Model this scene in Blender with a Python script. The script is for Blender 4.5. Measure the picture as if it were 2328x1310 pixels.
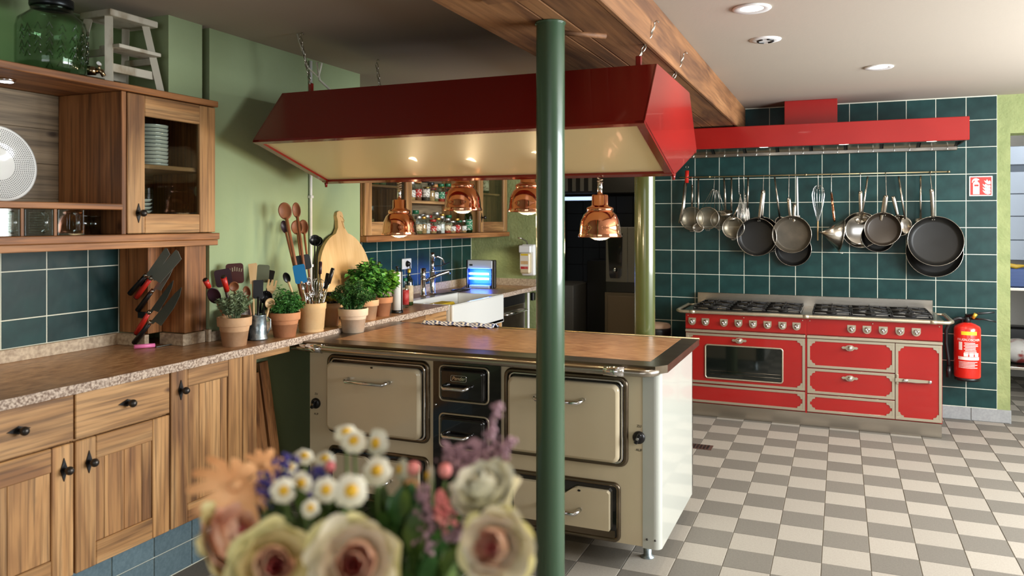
import bpy, bmesh, math, random
from mathutils import Vector, Matrix
random.seed(7)
sc = bpy.context.scene
for _o in list(bpy.data.objects): bpy.data.objects.remove(_o)
COL = sc.collection
R = math.radians
# ------------------------------------------------------------------ camera
FPX, PSI, HORIZ, CAMH, CX = 1775.62, 0.3985, 503.78, 1.5068, 1164.0   # in 2328x1310 pixels
cam_d = bpy.data.cameras.new('camera'); cam = bpy.data.objects.new('camera', cam_d); COL.objects.link(cam)
cam.location = (0, 0, CAMH); cam.rotation_euler = (R(90), 0, PSI)
cam_d.sensor_width = 36; cam_d.lens = FPX / 2328 * 36; cam_d.shift_y = -(655 - HORIZ) / 2328
cam_d.clip_start = 0.05
cam_d.dof.use_dof = True; cam_d.dof.focus_distance = 4.6; cam_d.dof.aperture_fstop = 3.0
sc.camera = cam
sc.view_settings.view_transform = 'Standard'; sc.view_settings.look = 'None'
sc.view_settings.gamma = 1; sc.view_settings.use_curve_mapping = False
sc.view_settings.exposure = 0.1
sc.cycles.use_denoising = True
sc.cycles.max_bounces = 10; sc.cycles.diffuse_bounces = 5; sc.cycles.glossy_bounces = 4
sc.cycles.transmission_bounces = 6; sc.cycles.transparent_max_bounces = 12
sc.cycles.sample_clamp_indirect = 6; sc.cycles.caustics_reflective = False; sc.cycles.caustics_refractive = False
# ------------------------------------------------------------------ world + daylight
w = bpy.data.worlds.new('sky'); sc.world = w; w.use_nodes = True
w.node_tree.nodes['Background'].inputs[0].default_value = (.75, .87, 1, 1)
w.node_tree.nodes['Background'].inputs[1].default_value = 1.0
def area(name, loc, rot, sx, sy, watt, col=(1, 1, 1)):
    l = bpy.data.lights.new(name, 'AREA'); l.shape = 'RECTANGLE'; l.size = sx; l.size_y = sy
    l.energy = watt; l.color = col
    o = bpy.data.objects.new(name, l); COL.objects.link(o); o.location = loc; o.rotation_euler = rot
    return o
def spot(name, loc, watt, col=(1, .86, .68), ang=120, blend=.6, size=.05, rot=(0, 0, 0)):
    l = bpy.data.lights.new(name, 'SPOT'); l.energy = watt; l.color = col; l.spot_size = R(ang)
    l.spot_blend = blend; l.shadow_soft_size = size
    o = bpy.data.objects.new(name, l); COL.objects.link(o); o.location = loc; o.rotation_euler = rot
    return o
def point(name, loc, watt, col=(1, .8, .55), size=.03):
    l = bpy.data.lights.new(name, 'POINT'); l.energy = watt; l.color = col; l.shadow_soft_size = size
    o = bpy.data.objects.new(name, l); COL.objects.link(o); o.location = loc
    return o
XR, YF = 2.7, -2.6            # right wall, front wall (behind the camera)
# daylight standing in the window openings of the right wall and of the wall behind the camera
area('daylight_right_window', (XR + .05, 3.9, 1.62), (0, R(90), 0), 1.3, 3.6, 330, (.93, .97, 1))
area('daylight_rear_window', (.6, YF - .05, 1.62), (R(90), 0, 0), 3.0, 1.3, 30, (.98, .98, 1))
# ------------------------------------------------------------------ pixel -> world
_c, _s = math.cos(PSI), math.sin(PSI)
def ray(u, v):
    a = (u - CX) / FPX; b = (v - HORIZ) / FPX
    return (a * _c - _s, _c + a * _s, -b)
def ZP(u, v, Z): d = ray(u, v); t = (Z - CAMH) / d[2]; return Vector((t * d[0], t * d[1], Z))
def XP(u, v, X): d = ray(u, v); t = X / d[0]; return Vector((X, t * d[1], CAMH + t * d[2]))
def YP(u, v, Y): d = ray(u, v); t = Y / d[1]; return Vector((t * d[0], Y, CAMH + t * d[2]))
def DP(u, v, D): a = (u - CX) / FPX * D; return Vector((a * _c - D * _s, a * _s + D * _c, CAMH - (v - HORIZ) / FPX * D))
def depth(p): return -p[0] * _s + p[1] * _c
def pix(p):
    d = depth(p); return (CX + FPX * (p[0] * _c + p[1] * _s) / d, HORIZ + FPX * (CAMH - p[2]) / d)
# ------------------------------------------------------------------ mesh builder
class MB:
    def __init__(s): s.V = []; s.F = []; s.M = []; s.S = []
    def add(s, V, F, mi=0, sm=False, T=None):
        o = len(s.V)
        s.V += [tuple(T @ Vector(v)) for v in V] if T is not None else [tuple(v) for v in V]
        for k, f in enumerate(F):
            s.F.append([i + o for i in f]); s.M.append(mi[k] if isinstance(mi, list) else mi); s.S.append(sm)
        return s
    def box(s, x0, x1, y0, y1, z0, z1, ch=0, mi=0, T=None):
        if x0 > x1: x0, x1 = x1, x0
        if y0 > y1: y0, y1 = y1, y0
        if z0 > z1: z0, z1 = z1, z0
        ch = min(ch, (x1 - x0) * .45, (y1 - y0) * .45, (z1 - z0) * .45)
        if ch <= 0:
            V = [(x, y, z) for x in (x0, x1) for y in (y0, y1) for z in (z0, z1)]
            F = [(0, 1, 3, 2), (4, 6, 7, 5), (0, 4, 5, 1), (2, 3, 7, 6), (0, 2, 6, 4), (1, 5, 7, 3)]
            return s.add(V, F, mi, False, T)
        lo = (x0, y0, z0); hi = (x1, y1, z1); V = []; idx = {}
        for cx in (0, 1):
            for cy in (0, 1):
                for cz in (0, 1):
                    c = (cx, cy, cz)
                    for a in range(3):
                        p = []
                        for b in range(3):
                            e = hi[b] if c[b] else lo[b]
                            p.append(e if b == a else (e - ch if c[b] else e + ch))
                        idx[(c, a)] = len(V); V.append(tuple(p))
        F = []
        for a in range(3):
            b, c2 = [(1, 2), (2, 0), (0, 1)][a]
            for sd in (0, 1):
                q = []
                for (i, j) in ((0, 0), (1, 0), (1, 1), (0, 1)):
                    c = [0, 0, 0]; c[a] = sd; c[b] = i; c[c2] = j; q.append(idx[(tuple(c), a)])
                F.append(q if sd else q[::-1])
        for a in range(3):            # edges along axis a
            b, c2 = [(1, 2), (2, 0), (0, 1)][a]
            for i in (0, 1):
                for j in (0, 1):
                    def cc(k):
                        c = [0, 0, 0]; c[a] = k; c[b] = i; c[c2] = j; return tuple(c)
                    q = [idx[(cc(0), b)], idx[(cc(1), b)], idx[(cc(1), c2)], idx[(cc(0), c2)]]
                    F.append(q if (i ^ j) else q[::-1])
        for cx in (0, 1):
            for cy in (0, 1):
                for cz in (0, 1):
                    c = (cx, cy, cz); q = [idx[(c, 0)], idx[(c, 1)], idx[(c, 2)]]
                    F.append(q if (cx + cy + cz) % 2 else q[::-1])
        return s.add(V, F, mi, False, T)
    def prism(s, poly, ax, a, b, mi=0, smi=None, T=None, sm=False):
        n = len(poly); f = {'x': lambda t, p: (t, p[0], p[1]), 'y': lambda t, p: (p[0], t, p[1]), 'z': lambda t, p: (p[0], p[1], t)}[ax]
        V = [f(a, p) for p in poly] + [f(b, p) for p in poly]
        s.add(V, [list(range(n))[::-1], list(range(n, 2 * n))], mi, False, T)
        o = len(s.V) - 2 * n
        for i in range(n):
            j = (i + 1) % n; s.F.append([o + i, o + j, o + n + j, o + n + i]); s.M.append(mi if smi is None else smi); s.S.append(sm)
        return s
    def lathe(s, prof, c=(0, 0, 0), n=20, ax='z', mi=0, T=None, sm=True):
        V = []; F = []; rings = []
        for r, h in prof:
            if r < 1e-6: rings.append([len(V)]); V.append(s._ax(0, 0, h, ax, c))
            else:
                st = len(V)
                for k in range(n):
                    t = 2 * math.pi * k / n; V.append(s._ax(r * math.cos(t), r * math.sin(t), h, ax, c))
                rings.append(list(range(st, st + n)))
        for A, B in zip(rings[:-1], rings[1:]):
            for k in range(n):
                l = (k + 1) % n
                if len(A) == 1 and len(B) == 1: continue
                if len(A) == 1: F.append([A[0], B[l], B[k]])
                elif len(B) == 1: F.append([A[k], A[l], B[0]])
                else: F.append([A[k], A[l], B[l], B[k]])
        return s.add(V, F, mi, sm, T)
    @staticmethod
    def _ax(a, b, h, ax, c):
        p = {'z': (a, b, h), 'x': (h, a, b), 'y': (b, h, a)}[ax]
        return (p[0] + c[0], p[1] + c[1], p[2] + c[2])
    def cyl(s, p0, p1, r, n=12, r2=None, mi=0, caps=True, sm=True, T=None):
        return s.tube([p0, p1], [r, r if r2 is None else r2], n, caps, False, mi, sm, T)
    def tube(s, pts, r, n=8, caps=True, closed=False, mi=0, sm=True, T=None, flat=1.0):
        pts = [Vector(p) for p in pts]; m = len(pts)
        rr = r if isinstance(r, (list, tuple)) else [r] * m
        V = []; F = []; up = None
        for i in range(m):
            if closed: d = pts[(i + 1) % m] - pts[i - 1]
            else: d = pts[min(i + 1, m - 1)] - pts[max(i - 1, 0)]
            if d.length < 1e-9: d = Vector((0, 0, 1))
            d.normalize()
            if up is None:
                up = Vector((0, 0, 1)) if abs(d.z) < .9 else Vector((0, 1, 0))
            e1 = (up - d * up.dot(d))
            if e1.length < 1e-6: e1 = d.orthogonal()
            e1.normalize(); e2 = d.cross(e1); up = e1
            for k in range(n):
                t = 2 * math.pi * k / n
                V.append(pts[i] + e1 * (math.cos(t) * rr[i]) + e2 * (math.sin(t) * rr[i] * flat))
        for i in range(m if closed else m - 1):
            a = i * n; b = ((i + 1) % m) * n
            for k in range(n):
                l = (k + 1) % n; F.append([a + k, a + l, b + l, b + k])
        s.add(V, F, mi, sm, T)
        if caps and not closed:
            o = len(s.V) - m * n
            s.F += [[o + k for k in range(n)][::-1], [o + (m - 1) * n + k for k in range(n)]]; s.M += [mi, mi]; s.S += [False, False]
        return s
    def sphere(s, c, r, nu=12, nv=8, mi=0, T=None):
        if not isinstance(r, (list, tuple)): r = (r, r, r)
        pr = [(math.sin(math.pi * k / nv), -math.cos(math.pi * k / nv)) for k in range(nv + 1)]
        b = MB().lathe([(max(p[0], 0) if 0 < i < nv else 0, p[1]) for i, p in enumerate(pr)], n=nu)
        return s.add([(v[0] * r[0] + c[0], v[1] * r[1] + c[1], v[2] * r[2] + c[2]) for v in b.V], b.F, mi, True, T)
    def quad(s, *p, mi=0, T=None): return s.add(p, [list(range(len(p)))], mi, False, T)
    def obj(s, name, mats, parent=None, off=None, solid=0, sub=0, recalc=True):
        if parent is not None and off is None: off = parent.get('_o', (0, 0, 0)); off = tuple(off)
        off = off or (0, 0, 0)
        me = bpy.data.meshes.new(name)
        me.from_pydata([(v[0] - off[0], v[1] - off[1], v[2] - off[2]) for v in s.V], [], s.F)
        if not isinstance(mats, (list, tuple)): mats = [mats]
        for m in mats: me.materials.append(m)
        me.polygons.foreach_set('material_index', s.M); me.polygons.foreach_set('use_smooth', s.S)
        if recalc:
            bm = bmesh.new(); bm.from_mesh(me); bmesh.ops.recalc_face_normals(bm, faces=bm.faces); bm.to_mesh(me); bm.free()
        me.update()
        o = bpy.data.objects.new(name, me); COL.objects.link(o)
        if parent is not None: o.parent = parent
        if parent is None: o.location = off
        if solid:
            m = o.modifiers.new('thickness', 'SOLIDIFY'); m.thickness = solid; m.offset = 0
        if sub:
            m = o.modifiers.new('smooth', 'SUBSURF'); m.levels = sub; m.render_levels = sub
        return o
def tag(o, label=None, cat=None, group=None, kind=None):
    if label: o['label'] = label
    if cat: o['category'] = cat
    if group: o['group'] = group
    if kind: o['kind'] = kind
    return o
def thing(name, label, cat, loc=(0, 0, 0), group=None, world=True, rz=0):
    o = bpy.data.objects.new(name, None); COL.objects.link(o); o.location = loc; o.rotation_euler = (0, 0, rz)
    o.empty_display_size = .05
    if world: o['_o'] = tuple(loc)
    return tag(o, label, cat, group)
def sub(o, parent):          # a sub-part keeps its parent's offset
    return o
def copy_tree(o, parent=None):
    c = o.copy(); COL.objects.link(c); c.parent = parent
    for ch in list(o.children): copy_tree(ch, c)
    return c
def child(mb, name, mats, parent, **k):
    """a sub-part: its mesh is written in the same frame as its parent part"""
    root = parent
    while root.parent is not None: root = root.parent
    off = tuple(root.get('_o', (0, 0, 0))) if root.type == 'EMPTY' else tuple(root.location)
    return mb.obj(name, mats, parent, off=off, **k)
def ring(c, r, n, ax='z', ph=0):
    out = []
    for k in range(n):
        t = 2 * math.pi * k / n + ph; out.append(MB._ax(r * math.cos(t), r * math.sin(t), 0, ax, c))
    return out
def rrect(x0, x1, y0, y1, r, n=4):
    out = []
    for cx, cy, a0 in ((x1 - r, y0 + r, -90), (x1 - r, y1 - r, 0), (x0 + r, y1 - r, 90), (x0 + r, y0 + r, 180)):
        for k in range(n + 1):
            t = R(a0 + 90 * k / n); out.append((cx + r * math.cos(t), cy + r * math.sin(t)))
    return out
# ------------------------------------------------------------------ materials
def lin(c):
    return tuple(((x / 255 + .055) / 1.055) ** 2.4 if x > 10 else x / 255 / 12.92 for x in c[:3]) + (1,)
def mat(name, col, rough=.5, metal=0, col2=None, vs=6, st=(1, 1, 1), lo=.35, hi=.65, bump=0, bs=60, rnd=0, coat=0, spec=.5, det=4,
        rv=0, emit=None, es=1, sss=0):
    m = bpy.data.materials.new(name); m.use_nodes = True; N = m.node_tree.nodes; L = m.node_tree.links
    p = N['Principled BSDF']
    p.inputs['Base Color'].default_value = lin(col); p.inputs['Roughness'].default_value = rough
    p.inputs['Metallic'].default_value = metal; p.inputs['Coat Weight'].default_value = coat
    p.inputs['Specular IOR Level'].default_value = spec
    if emit: p.inputs['Emission Color'].default_value = lin(emit); p.inputs['Emission Strength'].default_value = es
    if sss: p.inputs['Subsurface Weight'].default_value = sss; p.inputs['Subsurface Radius'].default_value = (.01, .01, .006)
    tc = N.new('ShaderNodeTexCoord'); vec = tc.outputs['Object']
    if col2 or bump or rv:
        mp = N.new('ShaderNodeMapping'); mp.inputs['Scale'].default_value = st; L.new(vec, mp.inputs['Vector'])
    out = None
    if col2:
        nz = N.new('ShaderNodeTexNoise'); nz.inputs['Scale'].default_value = vs; nz.inputs['Detail'].default_value = det
        L.new(mp.outputs[0], nz.inputs['Vector'])
        cr = N.new('ShaderNodeValToRGB'); cr.color_ramp.elements[0].position = lo; cr.color_ramp.elements[1].position = hi
        cr.color_ramp.elements[0].color = lin(col); cr.color_ramp.elements[1].color = lin(col2)
        L.new(nz.outputs[0], cr.inputs[0]); out = cr.outputs[0]
    if rnd:
        oi = N.new('ShaderNodeObjectInfo'); hs = N.new('ShaderNodeHueSaturation')
        mr = N.new('ShaderNodeMapRange'); mr.inputs[3].default_value = 1 - rnd; mr.inputs[4].default_value = 1 + rnd
        L.new(oi.outputs['Random'], mr.inputs[0]); L.new(mr.outputs[0], hs.inputs['Value'])
        if out: L.new(out, hs.inputs['Color'])
        else: hs.inputs['Color'].default_value = lin(col)
        out = hs.outputs[0]
    if out: L.new(out, p.inputs['Base Color'])
    if bump:
        nb = N.new('ShaderNodeTexNoise'); nb.inputs['Scale'].default_value = bs; nb.inputs['Detail'].default_value = 5
        L.new(mp.outputs[0], nb.inputs['Vector'])
        bp = N.new('ShaderNodeBump'); bp.inputs['Strength'].default_value = bump; bp.inputs['Distance'].default_value = .01
        L.new(nb.outputs[0], bp.inputs['Height']); L.new(bp.outputs[0], p.inputs['Normal'])
    if rv:
        nr = N.new('ShaderNodeTexNoise'); nr.inputs['Scale'].default_value = 12
        L.new(mp.outputs[0], nr.inputs['Vector'])
        m2 = N.new('ShaderNodeMapRange'); m2.inputs[3].default_value = max(.02, rough - rv); m2.inputs[4].default_value = rough + rv
        L.new(nr.outputs[0], m2.inputs[0]); L.new(m2.outputs[0], p.inputs['Roughness'])
    return m
def wood(name, c1, c2, c3, ax, rough=.55, rnd=.12, fine=70, knots=True, soft=.8):
    """old timber: long streaks, darker weathered bands and a few knots; ax = grain direction"""
    m = bpy.data.materials.new(name); m.use_nodes = True; N = m.node_tree.nodes; L = m.node_tree.links
    p = N['Principled BSDF']; p.inputs['Roughness'].default_value = rough
    tc = N.new('ShaderNodeTexCoord'); oi = N.new('ShaderNodeObjectInfo')
    ad = N.new('ShaderNodeVectorMath'); ad.operation = 'ADD'; ml = N.new('ShaderNodeVectorMath'); ml.operation = 'SCALE'
    ml.inputs[0].default_value = (7.3, 5.1, 9.7); L.new(oi.outputs['Random'], ml.inputs['Scale'])
    L.new(tc.outputs['Object'], ad.inputs[0]); L.new(ml.outputs[0], ad.inputs[1])
    def nz(scale, along, det=5, dist=0):
        mp = N.new('ShaderNodeMapping'); s = [1, 1, 1]; s['xyz'.index(ax)] = along; mp.inputs['Scale'].default_value = s
        L.new(ad.outputs[0], mp.inputs[0]); n = N.new('ShaderNodeTexNoise'); n.inputs['Scale'].default_value = scale
        n.inputs['Detail'].default_value = det; n.inputs['Distortion'].default_value = dist
        L.new(mp.outputs[0], n.inputs['Vector']); return n.outputs[0]
    a = nz(fine, .035, 6, .3); b = nz(9, .12, 3, .8)
    r1 = N.new('ShaderNodeValToRGB'); e = r1.color_ramp.elements
    e[0].position = .33; e[0].color = lin(c1); e[1].position = .72; e[1].color = lin(c3)
    k = r1.color_ramp.elements.new(.5); k.color = lin(c2); L.new(b, r1.inputs[0])
    r2 = N.new('ShaderNodeValToRGB'); e = r2.color_ramp.elements
    e[0].position = .32; e[0].color = (.30, .28, .26, 1); e[1].position = .56; e[1].color = (1, 1, 1, 1); L.new(a, r2.inputs[0])
    mx = N.new('ShaderNodeMix'); mx.data_type = 'RGBA'; mx.blend_type = 'MULTIPLY'; mx.inputs[0].default_value = soft
    L.new(r1.outputs[0], mx.inputs[6]); L.new(r2.outputs[0], mx.inputs[7]); out = mx.outputs[2]
    if knots:
        mp = N.new('ShaderNodeMapping'); s = [1, 1, 1]; s['xyz'.index(ax)] = .45; mp.inputs['Scale'].default_value = s
        L.new(ad.outputs[0], mp.inputs[0]); v = N.new('ShaderNodeTexVoronoi'); v.inputs['Scale'].default_value = 6
        L.new(mp.outputs[0], v.inputs['Vector'])
        r3 = N.new('ShaderNodeValToRGB'); e = r3.color_ramp.elements; e[0].position = .035; e[0].color = (.16, .1, .07, 1)
        e[1].position = .1; e[1].color = (1, 1, 1, 1); L.new(v.outputs['Distance'], r3.inputs[0])
        m3 = N.new('ShaderNodeMix'); m3.data_type = 'RGBA'; m3.blend_type = 'MULTIPLY'; m3.inputs[0].default_value = .85
        L.new(out, m3.inputs[6]); L.new(r3.outputs[0], m3.inputs[7]); out = m3.outputs[2]
    hs = N.new('ShaderNodeHueSaturation'); mr = N.new('ShaderNodeMapRange'); mr.inputs[3].default_value = 1 - rnd; mr.inputs[4].default_value = 1 + rnd
    L.new(oi.outputs['Random'], mr.inputs[0]); L.new(mr.outputs[0], hs.inputs['Value']); L.new(out, hs.inputs['Color'])
    L.new(hs.outputs[0], p.inputs['Base Color'])
    bp = N.new('ShaderNodeBump'); bp.inputs['Strength'].default_value = .25; bp.inputs['Distance'].default_value = .003
    L.new(a, bp.inputs['Height']); L.new(bp.outputs[0], p.inputs['Normal'])
    return m
def glass(name, tint=(240, 248, 246), refl=.12, rough=.02):
    """thin clear glass: a tinted see-through layer with a mirror coat that grows at grazing angles"""
    m = bpy.data.materials.new(name); m.use_nodes = True; N = m.node_tree.nodes; L = m.node_tree.links
    N.remove(N['Principled BSDF']); o = N['Material Output']
    t = N.new('ShaderNodeBsdfTransparent'); t.inputs[0].default_value = lin(tint)
    g = N.new('ShaderNodeBsdfGlossy'); g.inputs['Roughness'].default_value = rough
    lw = N.new('ShaderNodeLayerWeight'); fr = N.new('ShaderNodeMath'); fr.operation = 'POWER'; fr.inputs[1].default_value = 4; L.new(lw.outputs['Facing'], fr.inputs[0])
    ma = N.new('ShaderNodeMath'); ma.operation = 'ADD'; ma.inputs[1].default_value = refl; ma.use_clamp = True; L.new(fr.outputs[0], ma.inputs[0])
    mx = N.new('ShaderNodeMixShader'); L.new(ma.outputs[0], mx.inputs[0]); L.new(t.outputs[0], mx.inputs[1]); L.new(g.outputs[0], mx.inputs[2])
    L.new(mx.outputs[0], o.inputs[0]); return m
OLD = ((132, 90, 52), (176, 130, 80), (202, 158, 106))
OAK = {a: wood('weathered_oak_' + a, *OLD, a) for a in 'xyz'}
RED = ((114, 70, 36), (158, 102, 56), (186, 130, 80))
PINE = {a: wood('warm_pine_' + a, *RED, a, rnd=.1) for a in 'xyz'}
BEAMW = wood('beam_timber', (98, 62, 34), (134, 90, 52), (158, 112, 70), 'y', rough=.7, rnd=.08, knots=False, soft=.45)
GREYW = wood('grey_pine_boards', (112, 96, 74), (146, 126, 98), (168, 148, 118), 'y', rnd=.08)
SPOONW = mat('spoon_wood', (120, 70, 40), .55, col2=(158, 98, 60), vs=20, st=(1, 1, .15), rnd=.15)
BOARDW = mat('cutting_board_wood', (196, 158, 106), .5, col2=(216, 182, 132), vs=24, st=(1, 1, .06), lo=.3, hi=.7)
WHITEW = mat('whitewashed_wood', (196, 190, 172), .65, col2=(150, 134, 108), vs=16, st=(1, 1, .4), lo=.5, hi=.72)
PLASTER = mat('green_plaster', (150, 166, 126), .85, col2=(157, 173, 134), vs=2.5, bump=.12, bs=30, spec=.2)
PLASTER2 = mat('rough_green_plaster', (150, 158, 108), .9, col2=(136, 146, 98), vs=9, bump=.55, bs=45, spec=.2)
CEIL = mat('ceiling_paint', (180, 169, 155), .9, bump=.04, bs=80, spec=.2)
WHITEWALL = mat('white_wall_paint', (212, 208, 200), .9, spec=.2)
GROUT = mat('pale_grout', (214, 214, 196), .9, spec=.2)
FGROUT = mat('floor_grout', (150, 142, 128), .95, spec=.1)
TILE = mat('petrol_green_tile', (12, 42, 41), .4, spec=.3, col2=(22, 58, 56), vs=9, lo=.3, hi=.7, bump=.05, bs=25, rnd=.16, rv=.1)
PTILE = mat('blue_grey_tile', (82, 102, 110), .45, col2=(96, 116, 123), vs=90, rnd=.1)
FT_L = mat('light_floor_tile', (144, 137, 126), .62, col2=(156, 149, 138), vs=140, lo=.3, hi=.7, rnd=.045)
FT_D = mat('grey_floor_tile', (100, 95, 87), .62, col2=(113, 108, 99), vs=140, lo=.3, hi=.7, rnd=.05)
BASE = mat('grey_skirting_tile', (140, 142, 142), .5, col2=(152, 154, 153), vs=60)
GRAN = mat('brown_granite', (132, 92, 58), .34, col2=(190, 146, 106), vs=70, st=(1, .28, 1), lo=.32, hi=.7, det=8, bump=.05, bs=120)
GRAN_X = mat('brown_granite_slab', (128, 88, 58), .3, col2=(178, 138, 102), vs=60, st=(.3, 1, 1), lo=.32, hi=.7, det=8)
GRANE = mat('rough_granite_edge', (120, 96, 80), .75, col2=(208, 188, 168), vs=110, lo=.36, hi=.62, det=6, bump=.5, bs=70)
GRANS = mat('speckled_granite', (150, 128, 104), .45, col2=(196, 176, 148), vs=60, lo=.3, hi=.66, det=8)
REDM = mat('red_enamel', (144, 20, 18), .24, coat=.3, col2=(152, 25, 22), vs=3)
REDH = mat('maroon_hood_paint', (122, 22, 17), .2, coat=.3)
CREAM = mat('cream_hood_lining', (238, 220, 170), .36, coat=.12)
ENAM = mat('ivory_enamel', (214, 198, 166), .16, coat=.4, col2=(208, 192, 160), vs=3)
ENAMW = mat('white_enamel', (190, 192, 182), .16, coat=.5)
BLKE = mat('black_enamel', (12, 12, 13), .12, coat=.5)
CHROME = mat('chrome', (225, 225, 225), .1, 1)
STEEL = mat('stainless_steel', (190, 184, 172), .26, 1, col2=(168, 160, 148), vs=14, st=(.1, 1, 1))
BRASSM = mat('muted_brass', (176, 156, 116), .35, .8)
STEELD = mat('dark_steel', (128, 116, 100), .3, 1, col2=(104, 92, 76), vs=10, st=(.2, 1, 1))
TRIMM = mat('brushed_nickel_trim', (196, 186, 164), .35, .85)
COPPER = mat('polished_copper', (238, 164, 126), .09, 1)
PANB = mat('nonstick_black', (22, 21, 19), .42, spec=.35, rv=.1)
PANG = mat('worn_grey_nonstick', (88, 80, 68), .42, .35, col2=(70, 64, 54), vs=9)
PANO = mat('black_pan_outside', (24, 24, 24), .45)
IRON = mat('black_iron', (26, 24, 23), .5, .3, bump=.2, bs=50)
KNOBM = mat('pewter_knob', (70, 66, 62), .38, .8)
BLKP = mat('black_plastic', (18, 18, 19), .35)
REDP = mat('red_plastic', (196, 40, 28), .35)
WHITEP = mat('white_plastic', (228, 228, 226), .35)
CERAM = mat('white_ceramic', (232, 232, 226), .12, coat=.4)
DARKC = mat('dark_green_paint', (60, 84, 62), .26, coat=.3)
POLEB = mat('light_green_pole_paint', (74, 82, 42), .24, coat=.3)
TERRA = {k: mat('terracotta_' + k, a, .85, col2=b, vs=9, bump=.08, bs=60, spec=.2) for k, a, b in
         (('pale', (196, 152, 112), (214, 176, 138)), ('orange', (186, 124, 84), (200, 142, 102)), ('sand', (206, 166, 116), (214, 180, 132)), ('cream', (212, 184, 154), (222, 198, 170)))}
ZINC = mat('zinc', (120, 132, 136), .35, .8, col2=(176, 188, 190), vs=38, lo=.42, hi=.6)
SOIL = mat('soil', (44, 32, 24), .95)
LEAF = {k: mat('leaf_' + k, a, .5, col2=b, vs=30, spec=.4) for k, a, b in
        (('grey', (92, 112, 78), (142, 156, 116)), ('dill', (48, 106, 40), (86, 144, 62)), ('dark', (34, 76, 30), (66, 114, 48)), ('fresh', (72, 132, 34), (122, 172, 62)), ('bouquet', (52, 78, 34), (96, 122, 52)))}
GLASS = glass('clear_glass', (244, 250, 248), .07); GLASSG = glass('green_glass', (120, 170, 130), .1); GLASSP = glass('cabinet_pane', (232, 236, 232), .02)
GLASSD = glass('smoked_oven_glass', (92, 100, 92), .1)
BULBG = mat('pale_bulb_glass', (226, 214, 206), .1, coat=.6)
GLOW = mat('lamp_diffuser', (255, 250, 240), .4, emit=(255, 246, 230), es=7)
TUBE = mat('blue_tube_light', (200, 220, 255), .4, emit=(150, 190, 255), es=12)
LED = mat('led_spot', (255, 255, 255), .4, emit=(225, 238, 255), es=16)
# ================================================================== the room shell
ZC = 2.455; XL = -3.208; YB = 6.808; YA = 6.62; PIT = .2031
def struct(name, mb, m, **k): return tag(mb.obj(name, m, **k), kind='structure')
# --- floor: a grouted bed with square tiles in a checkerboard
floor = struct('floor', MB().box(XL - .3, XR + .2, YF - .2, 9.2, -.12, -.005), FGROUT)
FX0, FY0 = -.0792, 3.7038
def tile_mesh(name, sx, sy, th, ch, m):
    b = MB(); h = th
    V = [(-sx, -sy, 0), (sx, -sy, 0), (sx, sy, 0), (-sx, sy, 0), (-sx, -sy, h - ch), (sx, -sy, h - ch), (sx, sy, h - ch), (-sx, sy, h - ch),
         (-sx + ch, -sy + ch, h), (sx - ch, -sy + ch, h), (sx - ch, sy - ch, h), (-sx + ch, sy - ch, h)]
    F = [(8, 9, 10, 11)] + [(i, (i + 1) % 4, 4 + (i + 1) % 4, 4 + i) for i in range(4)] + [(4 + i, 4 + (i + 1) % 4, 8 + (i + 1) % 4, 8 + i) for i in range(4)]
    b.add(V, F); o = b.obj(name, m); me = o.data; bpy.data.objects.remove(o); return me
ft = [tile_mesh('floor_tile', .0984, .0984, .006, .0012, FT_L), tile_mesh('floor_tile', .0984, .0984, .006, .0012, FT_D)]
BLOCK = [(-2.53, -.70, 3.31, 4.1, .1, .9), (-3.3, -2.6, -2, 6.6, 0, .9), (-1.12, .65, 6.16, 6.8, 0, .85)]
def blocked(p):
    for x0, x1, y0, y1, z0, z1 in BLOCK:
        lo, hi = 0, .999
        for a, (b0, b1) in enumerate(((x0, x1), (y0, y1), (z0, z1))):
            o = (0, 0, CAMH)[a]; d = p[a] - o
            if abs(d) < 1e-9:
                if not b0 <= o <= b1: lo, hi = 1, 0
                continue
            t0, t1 = (b0 - o) / d, (b1 - o) / d
            if t0 > t1: t0, t1 = t1, t0
            lo, hi = max(lo, t0), min(hi, t1)
        if lo < hi: return True
    return False
cells = []
for i in range(-17, 15):
    for j in range(-32, 26):
        x, y = FX0 + .2 * (i + .5), FY0 + .2 * (j + .5)
        if x < XL + .05 or x > XR or y < YF or y > 9.1: continue
        if y > YA and (x < -1.62 and y < YB + .2): pass
        d = depth((x, y, 0)); see = False
        if d > .3:
            for dx in (-.09, .09):
                for dy in (-.09, .09):
                    u, v = pix((x + dx, y + dy, 0))
                    if -5 < u < 2333 and v < 1315 and not blocked((x + dx, y + dy, 0)): see = True
        cells.append((0 if see else 1, d if d > 0 else 99, i, j, x, y))
cells.sort()
rest = MB()
for n, (hid, d, i, j, x, y) in enumerate(cells):
    k = (i + j) % 2
    if n < 300 and not hid:
        o = bpy.data.objects.new('floor_tile', ft[k]); COL.objects.link(o); o.parent = floor; o.location = (x, y, -.006)
    else:
        rest.box(x - .0984, x + .0984, y - .0984, y + .0984, -.006, 0, mi=k)
tag(rest.obj('remaining_floor_tiles', [FT_L, FT_D], floor, recalc=False), kind='stuff')
# --- ceiling
struct('ceiling', MB().box(XL - .3, XR + .2, YF - .2, 9.2, ZC, ZC + .12), CEIL)
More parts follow.
